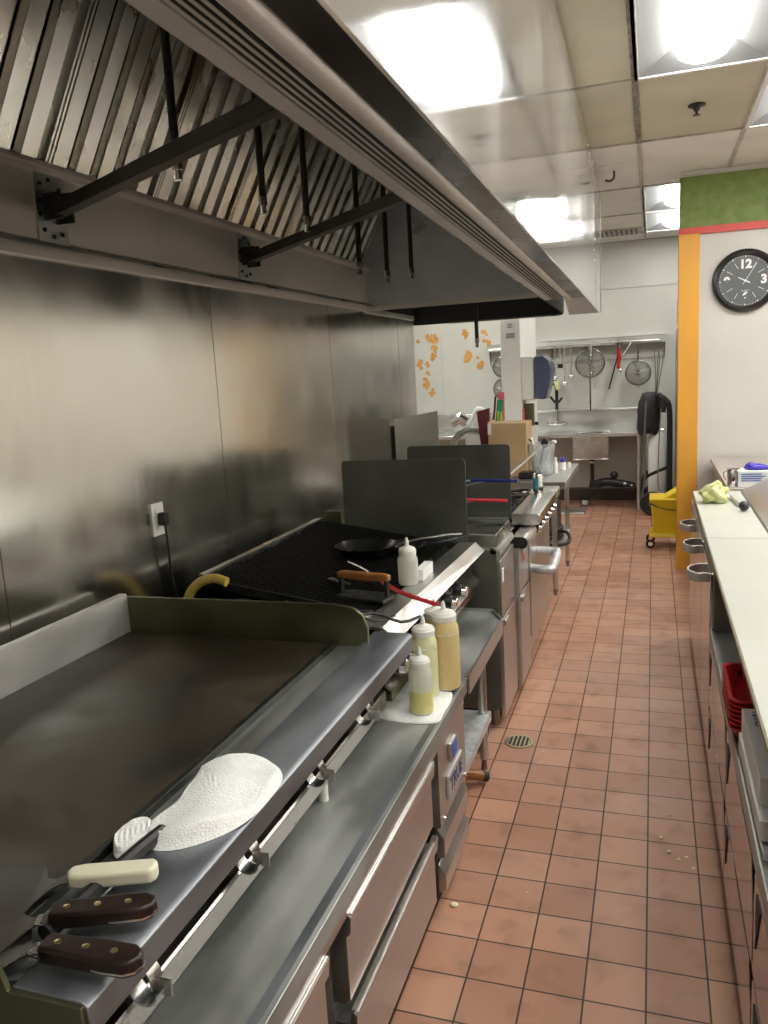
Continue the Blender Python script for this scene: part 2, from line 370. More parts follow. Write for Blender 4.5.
struct('wall_right', bx(3.2, 3.32, -2.6, 6.8, 0, CEIL), 'wall_dim')
struct('wall_behind', bx(WX, 3.2, -2.72, -2.6, 0, CEIL), 'wall_dim')
struct('dark_band_right', bx(3.185, 3.2, -2.6, 6.66, 0, .95), 'dark_lower')  # unseen dark band, added so the steel wall mirrors dark lower down
o = struct('trim_12', bx(.178, .325, 6.63, 6.80, 0, 2.555), 'orange', bevel=.003); o['label'] = 'orange corner post'
# column in the back room
cb = nb(); box(cb, -1.29, -1.115, 7.26, 8.28, 0, CEIL)
M['column_white'] = nmat('column paint', (.74, .74, .69), (.80, .80, .75), .5, scale=(3, 3, 2))
o = struct('wall_column', cb, 'column_white', bevel=.006); o['label'] = 'white square column'

# ceiling: lay-in tiles in a T-bar grid, 0.61 x 1.22
RXS = [-1.92, -1.31, -.70, -.09, .52, 1.13, 1.74, 2.35, 2.96]
RYS = [-2.63, -1.41, -.19, 1.03, 2.0, 3.19, 4.40, 5.61, 7.0, 8.22, 9.44]
cl = struct('ceiling', bx(-4.2, 3.3, -2.7, 10.12, CEIL + .10, CEIL + .14), 'ceil_white')
LIGHTS = [(-.09, 3.19, 1.21), (-.09, 7.0, 1.22), (-.09, 8.22, 1.22), (.52, 4.40, 1.21), (-.09, -.19, 1.22),
          (1.13, 1.03, .97), (1.74, 3.19, 1.21), (1.74, -1.41, 1.22), (2.35, 5.0, 0), (-2.53, 7.0, 1.22), (-2.53, 8.22, 1.22), (.52, 1.03, .97), (1.74, 4.40, 1.21), (2.35, 2.0, 1.19), (-2.53, 5.61, 1.39), (1.13, 4.40, 1.21), (2.35, 4.40, 1.21)]  # out-of-frame troffers on the right are added for extra light
lset = {(round(a, 2), round(b, 2)) for a, b, _ in LIGHTS}
xs = [-4.36, -3.75, -3.14, -2.53] + RXS
for i in range(len(xs) - 1):
    for j in range(len(RYS) - 1):
        if (round(xs[i], 2), round(RYS[j], 2)) in lset: continue
        y1 = RYS[j + 1]
        mm = 'ceil_cream' if RYS[j] < 5.5 and -.8 < xs[i] < 1.0 else 'ceil_white'
        t = nb(); box(t, xs[i] + .006, xs[i + 1] - .006, RYS[j] + .006, y1 - .006, CEIL + .004, CEIL + .02)
        if xs[i] < WX - .3 and RYS[j] < 5: t.free(); continue
        obj('ceiling_tile', t, mm, cl)
t = nb(); box(t, -4.2, 1.6, 9.44, 10.0, CEIL + .004, CEIL + .02); obj('ceiling_tile', t, 'ceil_white', cl)
bm = nb()
for x in xs:
    if x == -.09: continue
    box(bm, x - .012, x + .012, -2.6, 10.0, CEIL - .004, CEIL + .03)
for y in RYS: box(bm, -4.2, 3.2, y - .012, y + .012, CEIL - .005, CEIL + .03)
obj('grid_rail', bm, 'grid', cl)
bm = nb(); box(bm, -.104, -.074, -2.6, 5.62, CEIL - .006, CEIL + .03); obj('grid_rail', bm, 'grid_rust', cl)
bm = nb(); box(bm, -.102, -.078, 5.62, 10, CEIL - .006, CEIL + .03); obj('grid_rail', bm, 'grid', cl)

# troffer lights
def troffer(x, y, L, label, n):
    t = thing('ceiling_light', label, 'ceiling light', (x, y, CEIL), 0, None)
    w = .61
    bm = nb(); e = .022   # frame
    for a in ((0, w, 0, e), (0, w, L - e, L), (0, e, e, L - e), (w - e, w, e, L - e)): box(bm, a[0], a[1], a[2], a[3], -.006, .03)
    obj('frame', bm, 'lamp_white', t, W=False)
    bm = nb(); z0, z1 = .0, .085     # sloped reflector: 4 trapezoids going up to a raised flat
    o_ = [(e, e, z0), (w - e, e, z0), (w - e, L - e, z0), (e, L - e, z0)]; ii = [(.19, .14, z1), (w - .19, .14, z1), (w - .19, L - .14, z1), (.19, L - .14, z1)]
    a = [bm.verts.new(p) for p in o_]; b = [bm.verts.new(p) for p in ii]
    for k in range(4): q = (k + 1) % 4; bm.faces.new((a[k], a[q], b[q], b[k]))
    bm.faces.new(b)
    obj('reflector', bm, 'lamp_basket', t, W=False, recalc=False, angle=10)
    bm = nb(); seg = 10; ys = [.07, .075, L - .075, L - .07]   # bowed lens along the light
    rows = []
    for k in range(seg + 1):
        an = PI * k / seg; rows.append((w / 2 - .125 * math.cos(an), .075 - .07 * math.sin(an)))
    prism(bm, rows, 'xz', .07, L - .07)
    obj('lens', bm, 'lens', t, W=False)
    return t
lab = {(-.09, -.19): 'ceiling light over the aisle behind the camera, outside the frame', (1.13, 1.03): 'added ceiling light over the prep counter, outside the frame',
       (1.74, 3.19): 'added ceiling light over the dining side, middle one of its column, outside the frame', (1.74, 4.40): 'added ceiling light nearest the clock wall on the dining side, outside the frame',
       (1.74, -1.41): 'added ceiling light in the back corner behind the camera, outside the frame', (2.35, 2.0): 'added ceiling light beside the right wall, outside the frame',
       (1.13, 4.40): 'added ceiling light over the side counter by the clock wall, outside the frame', (2.35, 4.40): 'added ceiling light in the corner between clock wall and right wall, outside the frame',
       (.52, 1.03): 'added ceiling light above the near end of the prep counter, outside the frame', (-2.53, 5.61): 'ceiling light in the dish area behind the steel wall end',
       (-2.53, 7.0): 'ceiling light before the stained white wall, hidden by the hood', (-2.53, 8.22): 'ceiling light closest to the stained white wall, hidden by the hood',
       (-.09, 3.19): 'large ceiling light at the top of the photo, just before the sprinkler tile',
       (-.09, 7.0): 'nearer of the two back to back ceiling lights left of the green band',
       (-.09, 8.22): 'farther of the two back to back ceiling lights, next to the ceiling vent',
       (.52, 4.40): 'ceiling light cut by the right edge of the photo, right of the sprinkler tile'}
for i, (x, y, L) in enumerate(LIGHTS):
    if L == 0: continue
    k = lab[(x, y)]
    tr = troffer(x, y, L, k, i)
# sprinkler head, vent
t = thing('sprinkler_head', 'dark sprinkler head in the stained ceiling tile beyond the near light', 'sprinkler', (.22, 4.98, CEIL))
bm = nb(); lathe(bm, [(.045, 0), (.045, -.006), (.02, -.012), (.014, -.03)], (.22, 4.98, CEIL)); obj('escutcheon', bm, 'black_iron', t)
bm = nb(); cyl(bm, (.22, 4.98, CEIL - .03), (.22, 4.98, CEIL - .05), .007); lathe(bm, [(.02, -.05), (.02, -.053)], (.22, 4.98, CEIL)); obj('deflector', bm, 'black_iron', t)
t = thing('ceiling_vent', 'soot-marked ceiling vent by the hood end in the far row of tiles', 'vent', (-.38, 9.25, CEIL))
bm = nb(); box(bm, -.62, -.12, 9.05, 9.42, CEIL - .012, CEIL + .003); obj('vent_frame', bm, 'grid', t)
bm = nb()
for k in range(9): box(bm, -.58 + k * .05, -.56 + k * .05, 9.08, 9.39, CEIL - .02, CEIL - .011)
obj('louvre', bm, 'black_iron', t)
t = thing('ceiling_hook', 'small black hook on the white ceiling tile by the hood end', 'hook', (-.27, 6.25, CEIL))
bm = nb(); box(bm, -.36, -.20, 6.12, 6.40, CEIL - .004, CEIL + .004); obj('cover_plate', bm, 'ceil_white', t)
bm = nb(); tube(bm, [(-.27, 6.3, CEIL), (-.27, 6.3, CEIL - .05), (-.30, 6.3, CEIL - .07), (-.33, 6.3, CEIL - .06)], .007, smooth=3); obj('hook_wire', bm, 'black_iron', t)

# ================================================================== EXHAUST HOOD
HZ = 2.04
def sk(x, y, k=.013): return x - k * (y - .8)
hood = thing('exhaust_hood', 'long stainless exhaust hood with baffle filters over the cooking line', 'exhaust hood', (-1.0, 1.8, HZ))
YA, YE = -1.6, 6.70
def strip(bm, pts, y0, y1):
    """profile of (x, z, skew) swept from y0 to y1"""
    n = len(pts); st = 6; rows = []
    for s in range(st + 1):
        y = y0 + (y1 - y0) * s / st
        rows.append([bm.verts.new((sk(x, y, k), y, z)) for x, z, k in pts])
    for a, b in zip(rows, rows[1:]):
        for i in range(n): j = (i + 1) % n; bm.faces.new((a[i], a[j], b[j], b[i]))
    bm.faces.new(rows[0][::-1]); bm.faces.new(rows[-1])
K = (.013, .018, .020, .026, .030)
bm = nb(); strip(bm, [(-.315, HZ - .004, .013), (-.315, CEIL, .013), (-.325, CEIL, .013), (-.325, HZ, .013)], YA, YE); obj('front_panel', bm, 'hood_face', hood, angle=25)
bm = nb(); ye = sk(-.315, YE)
box(bm, WX, ye, YE, YE + .01, 2.30, CEIL); obj('end_cladding', bm, 'hood_face', hood)
bm = nb()   # joints + rivets on the facing
for z in (2.86,):
    strip(bm, [(-.3145, z, .013), (-.3145, z + .003, .013), (-.3155, z + .003, .013), (-.3155, z, .013)], YA, YE)
for y in (5.95,): box(bm, sk(-.3145, y) - .002, sk(-.3145, y) + .0006, y, y + .002, HZ, CEIL)
box(bm, sk(-.315, YE) - .004, sk(-.315, YE) + .003, YE - .002, YE + .012, HZ, CEIL - .06); obj('facing_seam', bm, 'steel_dark', hood)
bm = nb()
for k in range(13):
    y = 5.93; z = HZ + .1 + k * .07
    ball(bm, (sk(-.314, y), y, z), .005, 8)
for k in range(7):
    y = 5.2 + k * .2; ball(bm, (sk(-.314, y), y, 2.93), .006, 8)
obj('rivet', bm, 'chrome', hood)['kind'] = 'stuff'
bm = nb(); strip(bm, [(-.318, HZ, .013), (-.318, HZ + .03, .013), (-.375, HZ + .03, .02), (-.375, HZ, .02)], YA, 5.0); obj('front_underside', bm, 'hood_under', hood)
bm = nb(); hexa(bm, [(sk(-.318, 5), 5.0, HZ), (-.50, 5.0, HZ), (-.635, YE, HZ), (sk(-.318, YE), YE, HZ)], [(sk(-.318, 5), 5.0, HZ + .03), (-.50, 5.0, HZ + .03), (-.635, YE, HZ + .03), (sk(-.318, YE), YE, HZ + .03)]); obj('far_underside', bm, 'steel_range', hood)
# rounded lip, slotted register, inner strip
bm = nb(); pts = []
for k in range(9):
    a = PI * k / 8; pts.append((-.397 + .019 * math.cos(a), HZ + .004 - .014 * math.sin(a), .019))
strip(bm, pts + [(-.416, HZ + .03, .019), (-.378, HZ + .03, .019)], YA, 5.0); obj('round_lip', bm, 'slot_light', hood)
bm = nb(); strip(bm, [(-.417, HZ + .007, .02), (-.417, HZ + .03, .02), (-.470, HZ + .03, .026), (-.470, HZ + .007, .026)], YA, 5.0); obj('register_back', bm, 'void', hood)
for k in range(4):
    x = -.4255 - .0112 * k; kk = .020 + .0014 * k
    bm = nb(); strip(bm, [(x, HZ, kk), (x, HZ + .0012, kk), (x - .0048, HZ + .0012, kk), (x - .0048, HZ, kk)], YA, 5.0); obj('register_slat', bm, 'slot_light', hood)
bm = nb(); strip(bm, [(-.468, HZ, .026), (-.468, HZ + .03, .026), (-.497, HZ + .03, .028), (-.497, HZ, .028)], YA, 5.0); obj('inner_lip', bm, 'slot_light', hood)
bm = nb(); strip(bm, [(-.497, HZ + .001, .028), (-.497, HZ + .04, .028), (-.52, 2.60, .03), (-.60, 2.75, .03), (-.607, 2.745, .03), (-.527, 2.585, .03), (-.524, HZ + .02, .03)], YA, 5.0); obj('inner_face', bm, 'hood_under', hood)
bm = nb(); box(bm, WX, -.5, YA, 4.6, 2.80, 2.82); obj('hood_roof', bm, 'hood_in', hood)
# back channel
bm = nb(); prism(bm, [(WX, 2.03), (WX, 2.275), (-1.555, 2.275), (-1.555, 2.258), (-1.58, 2.25), (-1.585, 2.075), (-1.60, 2.07), (-1.60, 2.03)], 'xz', YA, 4.6); obj('back_channel', bm, 'hood_band', hood, bevel=.002)
bm = nb(); prism(bm, [(-1.585, 2.072), (-1.585, 2.062), (-1.545, 2.048), (-1.545, 2.054)], 'xz', YA, 4.58); obj('drip_rail', bm, 'steel_dark', hood)
# filters
FS = math.radians(61); FB = Vector((-1.565, 0, 2.262)); FD = Vector((math.cos(FS), 0, math.sin(FS))); FN = Vector((FD.z, 0, -FD.x)); FL = .56
def fpt(s, n, y): p = FB + FD * s + FN * n; return (p.x, y, p.z)
fy = YA + .02
while fy + .50 < 4.62:
    fr = nb(); w = .494
    def fbox(bm, s0, s1, n0, n1, y0, y1):
        hexa(bm, [fpt(s0, n0, y0), fpt(s1, n0, y0), fpt(s1, n0, y1), fpt(s0, n0, y1)], [fpt(s0, n1, y0), fpt(s1, n1, y0), fpt(s1, n1, y1), fpt(s0, n1, y1)])
    fbox(fr, 0, .014, -.045, 0, fy, fy + w); fbox(fr, FL - .014, FL, -.045, 0, fy, fy + w); fbox(fr, 0, FL, -.045, 0, fy, fy + .008); fbox(fr, 0, FL, -.045, 0, fy + w - .008, fy + w)
    fo = obj('filter_frame', fr, 'filter', hood)
    bk = nb(); fbox(bk, .0, FL, -.05, -.045, fy, fy + w); obj('filter_back', bk, 'void', fo)
    nbf = 5; p = (w - .016) / nbf
    for k in range(nbf):
        y0 = fy + .008 + k * p; b = nb()
        # hat section: face plate with two returned sides
        fbox(b, .006, FL - .006, -.006, -.003, y0 + .010, y0 + .010 + p * .58)
        fbox(b, .006, FL - .006, -.030, -.004, y0 + .010, y0 + .013); fbox(b, .006, FL - .006, -.030, -.004, y0 + .007 + p * .58, y0 + .010 + p * .58)
        fbox(b, .006, FL - .006, -.040, -.037, y0 + p * .60, y0 + p * 1.08)
        obj('baffle', b, 'filter', fo)
    fy += .5
# end panel of the first hood and the wall filler below it
bm = nb(); prism(bm, [(WX, HZ - .01), (WX, 2.82), (-.5, 2.82), (sk(-.5, 4.6, .028), HZ - .01)], 'xz', 4.60, 4.615); obj('end_panel', bm, 'hood_in', hood)
bm = nb(); box(bm, WX, sk(-.5, 4.6, .028), 4.588, 4.60, HZ - .012, HZ + .012); obj('end_rim', bm, 'steel', hood)
bm = nb(); box(bm, WX, WX + .014, 4.62, 5.62, 2.02, 2.05); obj('wall_flashing', bm, 'steel', hood, bevel=.002)
# pipes with nozzles
def nozzle(x, y, ztop, zend, lean=0):
    b = nb(); cyl(b, (x - lean, y, ztop), (x, y, zend + .05), .011, seg=10); o_ = obj('suppression_pipe', b, 'black_iron', hood)
    b = nb(); cyl(b, (x, y, zend + .05), (x, y, zend + .025), .014, seg=8); cyl(b, (x, y, zend + .025), (x, y, zend), .009, .012, seg=8); obj('nozzle', b, 'chrome', o_)
for nx, ny, nz_ in ((-1.12, 1.85, 2.163), (-1.12, 2.32, 2.158), (-1.12, 2.65, 2.153), (-1.12, 3.16, 2.058), (-1.12, 3.52, 2.058), (-1.12, 3.91, 2.11)): nozzle(nx, ny, 2.8, nz_)
# braces
for (py, ty, tx) in ((1.93, 1.52, -.665), (3.06, 2.42, -.69)):
    b = nb(); box(b, -1.584, -1.578, py - .055, py + .065, 2.065, 2.252); pl = obj('bracket_plate', b, 'steel', hood)
    b = nb()
    for (dy, dz) in ((-.035, .06), (0, .075), (.04, .055), (-.045, .015), (-.045, -.02), (-.035, -.06), (0, -.075), (.035, -.065)): cyl(b, (-1.578, py + dy, 2.16 + dz), (-1.573, py + dy, 2.16 + dz), .006, seg=8)
    obj('bolt', b, 'black_iron', pl)
    b = nb(); box(b, -1.578, -1.52, py - .028, py - .022, 2.125, 2.195); box(b, -1.578, -1.52, py + .018, py + .024, 2.12, 2.20); cyl(b, (-1.545, py - .03, 2.16), (-1.545, py + .03, 2.16), .012); obj('clevis', b, 'brace', pl)
    b = nb(); A = Vector((-1.54, py - .01, 2.152)); Bv = Vector((tx + .13, ty - .06, 2.20)); d = (Bv - A).normalized(); u = Vector((-d.y, d.x, 0)).normalized(); wv = d.cross(u)
    hexa(b, [A + u * .018 + wv * .018, A - u * .018 + wv * .018, A - u * .018 - wv * .018, A + u * .018 - wv * .018], [Bv + u * .018 + wv * .018, Bv - u * .018 + wv * .018, Bv - u * .018 - wv * .018, Bv + u * .018 - wv * .018])
    obj('brace', b, 'brace', hood, bevel=.002)
# second hood behind the end panel, its unlit inside painted black
h2 = thing('rear_exhaust_hood', 'dark second hood section behind the end panel of the long hood, over the range', 'exhaust hood', (-1.0, 5.7, HZ))
def hx(x, y): return sk(x, y, .03)
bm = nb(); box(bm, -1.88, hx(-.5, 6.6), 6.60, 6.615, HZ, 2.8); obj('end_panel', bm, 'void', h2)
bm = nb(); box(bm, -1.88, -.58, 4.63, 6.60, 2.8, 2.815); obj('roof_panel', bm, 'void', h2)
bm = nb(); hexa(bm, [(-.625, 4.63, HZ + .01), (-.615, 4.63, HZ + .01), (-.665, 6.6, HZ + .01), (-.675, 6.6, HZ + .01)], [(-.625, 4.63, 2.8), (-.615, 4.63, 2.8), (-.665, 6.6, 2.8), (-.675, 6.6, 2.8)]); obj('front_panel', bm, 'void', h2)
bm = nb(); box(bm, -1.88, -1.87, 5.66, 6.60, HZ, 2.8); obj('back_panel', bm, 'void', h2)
bm = nb(); box(bm, -1.6, hx(-.5, 6.6) - .02, 6.585, 6.60, HZ - .006, HZ + .006); obj('end_rim', bm, 'steel_dark', h2)
b = nb(); cyl(b, (-1.13, 5.4, 2.8), (-1.115, 5.4, 1.86), .013, seg=10); po = obj('suppression_pipe', b, 'black_iron', h2)
b = nb(); cyl(b, (-1.115, 5.4, 1.86), (-1.115, 5.4, 1.83), .016, seg=8); cyl(b, (-1.115, 5.4, 1.83), (-1.115, 5.4, 1.80), .009, .012, seg=8); obj('nozzle', b, 'steel_dark', po)
b = nb()
for k in range(5): box(b, -1.86, -1.78, 5.5 + k * .07, 5.53 + k * .07, HZ + .02, HZ + .3)
obj('baffle', b, 'filter', h2)

# ================================================================== WALL ITEMS LEFT
t = thing('wall_outlet', 'ivory power outlet on the stainless wall above the griddle', 'outlet', (WX, 2.335, 1.16))
bm = nb(); box(bm, WX, WX + .006, 2.30, 2.37, 1.155, 1.268); obj('cover_plate', bm, 'white_plastic', t, bevel=.002)
bm = nb(); box(bm, WX + .006, WX + .009, 2.318, 2.352, 1.175, 1.205); box(bm, WX + .006, WX + .009, 2.318, 2.352, 1.218, 1.248); obj('receptacle', bm, 'paper', t)
t = thing('power_cord', 'black cord and plug hanging from the ivory outlet', 'cord', (WX + .02, 2.34, .66))
bm = nb(); box(bm, WX + .009, WX + .04, 2.322, 2.352, 1.19, 1.235); obj('plug', bm, 'cord', t, bevel=.006)
bm = nb(); tube(bm, [(WX + .028, 2.338, 1.2), (WX + .03, 2.34, 1.12), (WX + .025, 2.35, 1.0), (WX + .03, 2.365, .90), (WX + .03, 2.37, .66)], .005, smooth=6); obj('cable', bm, 'cord', t)
bm = nb(); tube(bm, [(-1.37, 2.335, .995), (-1.42, 2.335, 1.007), (-1.475, 2.33, .99), (-1.52, 2.325, .94), (-1.535, 2.32, .86), (-1.53, 2.32, .67)], .0165, seg=12, smooth=8)
tag(obj('gas_hose', bm, 'yellow_hose'), 'yellow gas hose curving down behind the charbroiler by the stainless wall', 'hose')

# ================================================================== CHEF BASE
cbz = .64
base = thing('refrigerated_base', 'low stainless refrigerated drawer base under the griddle', 'refrigerated base', (-1.1, 1.4, 0))
bm = nb(); prism(bm, [(-1.6, cbz - .035), (-1.6, cbz), (-.625, cbz), (-.592, cbz - .002), (-.590, cbz - .045), (-.600, cbz - .045), (-.602, cbz - .035)], 'xz', .02, 2.50); obj('worktop', bm, 'steel_top', base, bevel=.0015)
bm = nb(); box(bm, -.622, -.602, .02, 2.50, cbz, cbz + .0012); obj('edge_band', bm, 'steel_ledge', base)
bm = nb(); box(bm, -.645, -.602, .05, 2.49, .555, .606); obj('top_rail', bm, 'steel_range', base)
bm = nb(); box(bm, -1.58, -.66, .05, 2.49, .05, .60); obj('cabinet_body', bm, 'black_iron', base)
for a_ in ((-.655, -.62, 1.285, 1.33), (-.66, -.645, 2.085, 2.15)): obj('dark_channel', bx(*a_, .06, .56), 'black_iron', base)  # recessed channels between drawer banks, their darkness painted as black boxes
def drawer(y0, y1, z0, z1):
    b = nb(); prism(b, [(-.66, z0), (-.622, z0), (-.610, z0 + .012), (-.610, z1 - .055), (-.600, z1 - .045), (-.597, z1 - .008), (-.604, z1), (-.612, z1 - .002), (-.614, z1 - .03), (-.66, z1 - .03)], 'xz', y0, y1)
    d = obj('drawer', b, 'steel_range', base, bevel=.001)
    b = nb(); box(b, -.6130, -.5965, y0 + .004, y1 - .004, z1 - .0022, z1 + .0015); obj('handle_lip', b, 'steel_bright', d)
for (a, b_) in ((.08, .60), (.62, 1.275), (1.395, 2.085)):
    drawer(a, b_, .335, .552); drawer(a, b_, .09, .318)
bm = nb(); box(bm, -.64, -.605, 2.15, 2.495, .30, .56); pn = obj('compressor_panel', bm, 'steel_range', base)
bm = nb(); box(bm, -.64, -.625, 2.15, 2.495, .06, .30); obj('grille_back', bm, 'void', base)
for z0, z1 in ((.185, .285), (.07, .165)):
    bm = nb(); prism(bm, [(-.63, z0), (-.600, z0 + .01), (-.600, z1 - .03), (-.622, z1), (-.63, z1)], 'xz', 2.165, 2.485); obj('louvre', bm, 'steel', base, bevel=.001)
bm = nb(); box(bm, -.604, -.596, 2.235, 2.42, .345, .425); npl = obj('name_plate', bm, 'slot_light', base)
mtx = Matrix.Translation((-.5955, 2.328, .385)) @ Matrix(((0, 0, 1, 0), (1, 0, 0, 0), (0, 1, 0, 0), (0, 0, 0, 1)))
obj('lettering', text_bm('TRUE', .066, mtx, .001, .001), 'ink_blue', npl)
bm = nb(); box(bm, -.604, -.594, 2.27, 2.345, .455, .515); bd = obj('badge', bm, 'steel', base)
bm = nb(); box(bm, -.594, -.592, 2.285, 2.34, .46, .51); obj('badge_print', bm, 'label_blue', bd)
for y in (2.19, 2.47):
    bm = nb(); ball(bm, (-.603, y, .31), .008, 8); obj('bolt', bm, 'chrome', base)
for x in (-1.5, -.72):
    for y in (.15, 1.3, 2.4):
        bm = nb(); cyl(bm, (x, y - .015, .03), (x, y + .015, .03), .03); obj('caster', bm, 'rubber', base)

# ================================================================== GRIDDLE
gr = thing('flat_top_griddle', 'wide flat-top griddle with dark seasoned plate and steel splash on the low base', 'griddle', (-1.1, 1.4, cbz))
GY0, GY1 = .70, 2.03
bm = nb(); box(bm, -1.545, -.862, GY0 + .02, GY1 - .01, .885, .915); obj('griddle_plate', bm, 'griddle', gr, bevel=.002)
bm = nb(); prism(bm, [(-.868, .921), (-.852, .921), (-.852, .86), (-.868, .86)], 'xz', GY0 + .02, GY1 - .02); obj('plate_edge', bm, 'black_iron', gr, bevel=.002)
bm = nb(); prism(bm, [(-.853, .86), (-.853, .905), (-.80, .907), (-.776, .912), (-.770, .912), (-.770, .86)], 'xz', GY0 + .02, GY1 + .02); obj('grease_trough', bm, 'steel_top', gr)
bm = nb(); prism(bm, [(-.775, .912), (-.775, .920), (-.668, .920), (-.658, .914), (-.656, .872), (-.664, .868), (-.667, .908)], 'xz', GY0, 2.13); obj('front_ledge', bm, 'steel_ledge', gr, bevel=.002)
bm = nb(); prism(bm, [(-1.572, .88), (-1.572, 1.035), (-1.548, 1.035), (-1.545, 1.022), (-1.545, .88)], 'xz', GY0 - .4, GY1 + .0); obj('back_splash', bm, 'splash_steel', gr, bevel=.002)
bm = nb(); prism(bm, [(-1.56, .70), (-1.56, 1.025), (-.86, 1.028), (-.80, 1.02), (-.772, 1.0), (-.758, .965), (-.758, .70)], 'xz', GY1, GY1 + .012); obj('side_splash', bm, 'olive_steel', gr, bevel=.002)
bm = nb(); prism(bm, [(-1.545, .66), (-1.545, 1.025), (-.86, 1.02), (-.80, .985), (-.778, .93), (-.775, .918), (-.662, .918), (-.662, .875), (-.74, .66)], 'xz', GY0 - .008, GY0); obj('near_side_panel', bm, 'olive_steel', gr, bevel=.001)
bm = nb(); box(bm, -1.545, -.80, GY0, GY1, .69, .88); obj('burner_box', bm, 'steel_dark', gr)
bm = nb(); prism(bm, [(-.80, .90), (-.785, .90), (-.785, .745), (-.80, .745)], 'xz', GY0, 2.12); obj('valve_panel', bm, 'black_iron', gr, bevel=.001)  # painted black to give the dark gap under the ledge
bm = nb(); prism(bm, [(-.80, .745), (-.750, .742), (-.745, .737), (-.745, .694), (-.752, .690), (-.80, .69)], 'xz', GY0, 2.12); obj('lower_flange', bm, 'valve_steel', gr, bevel=.001)
for y in (.90, 1.23, 1.56, 1.885):
    b = nb(); cyl(b, (-.785, y, .79), (-.745, y, .786), .020, .014, seg=16); kn = obj('valve', b, 'steel_dark', gr)
    def arc(cx_, cz_, r_, a0, a1, th=.0025, n_=10):
        o_ = [(cx_ + r_ * math.cos(math.radians(a0 + (a1 - a0) * k / n_)), cz_ + r_ * math.sin(math.radians(a0 + (a1 - a0) * k / n_))) for k in range(n_ + 1)]
        i_ = [(cx_ + (r_ - th) * math.cos(math.radians(a0 + (a1 - a0) * k / n_)), cz_ + (r_ - th) * math.sin(math.radians(a0 + (a1 - a0) * k / n_))) for k in range(n_ + 1)]
        return o_ + i_[::-1]
    b = nb(); prism(b, arc(-.755, .772, .045, 80, -5), 'xz', y - .012, y + .016); obj('upper_leaf', b, 'steel_bright', kn)
    b = nb(); prism(b, arc(-.722, .775, .026, 200, 350), 'xz', y - .022, y + .010); obj('lower_leaf', b, 'steel_bright', kn)
    b = nb(); box(b, -.712, -.684, y - .002, y + .001, .758, .785); obj('lever', b, 'steel', kn)
for x in (-1.45, -.85):
    for y in (GY0 + .1, GY1 - .1):
        b = nb(); cyl(b, (x, y, cbz), (x, y, .69), .018); obj('leg', b, 'steel_dark', gr)
b = nb(); cyl(b, (-.765, 1.67, cbz), (-.765, 1.67, .70), .012); obj('leg', b, 'white_plastic', gr)

# ------- utensils on the ledge (built along local +x = handle direction)
def turner(label, loc, rotz, kind, blade=(.10, .12)):
    t = thing('griddle_turner', label, 'spatula', loc, rotz, None)
    b = nb()
    if kind == 'wood':
        prism(b, [(0, -.012), (.008, -.017), (.10, -.020), (.130, -.019), (.143, -.011), (.147, 0), (.143, .011), (.130, .019), (.10, .020), (.008, .017), (0, .012)], 'xy', .003, .027)
        h = obj('handle', b, 'wood_dark', t, bevel=.0045, bseg=3, W=False)
        b = nb(); prism(b, [(-.02, -.010), (0, -.014), (.10, -.0205), (.130, -.0195), (.1438, -.0112), (.148, 0), (.1438, .0112), (.130, .0195), (.10, .0205), (0, .014), (-.02, .010)], 'xy', .008, .011); obj('tang', b, 'steel_bright', t, W=False)
        for x in (.024, .066, .108):
            b = nb(); lathe(b, [(.0050, .0265), (.0048, .0276), (.003, .0281)], (x, 0, 0), 14); obj('rivet', b, 'brass', h, W=False)
    else:
        prism(b, [(0, -.014), (.02, -.018), (.10, -.017), (.122, -.017), (.13, -.008), (.13, .008), (.122, .017), (.10, .017), (.02, .018), (0, .014), (-.004, 0)], 'xy', .002, .026)
        h = obj('handle', b, 'cream_plastic', t, bevel=.008, bseg=4, W=False)
    bw, bl = blade
    b = nb(); n = 10   # neck rising from blade, one bent sheet
    sec = [(.0, .0095, .010), (-.012, .010, .009), (-.028, .013, .003), (-.045, .03, -.004), (-.06, bw / 2, -.006), (-.06 - bl, bw / 2, -.012)]
    top = [(x, w_, z + .002) for x, w_, z in sec]
    V = []
    for (x, w_, z) in sec: V.append([b.verts.new((x, -w_, z + .002)), b.verts.new((x, w_, z + .002)), b.verts.new((x, w_, z)), b.verts.new((x, -w_, z))])
    for a, c in zip(V, V[1:]):
        for k in range(4): j = (k + 1) % 4; b.faces.new((a[k], a[j], c[j], c[k]))
    b.faces.new(V[0]); b.faces.new(V[-1][::-1])
    obj('blade', b, 'turner_steel', t, W=False)
    return t
turner('cream-handled scraper with its wide blade on the griddle plate', (-.826, .878, .932), math.radians(22), 'cream', (.14, .15))
turner('brown wood-handled turner nearer the cream-handled scraper, handle pointing right', (-.793, .797, .932), math.radians(22), 'wood')
turner('brown wood-handled turner nearest the camera, on the ledge corner', (-.757, .742, .932), math.radians(3), 'wood')

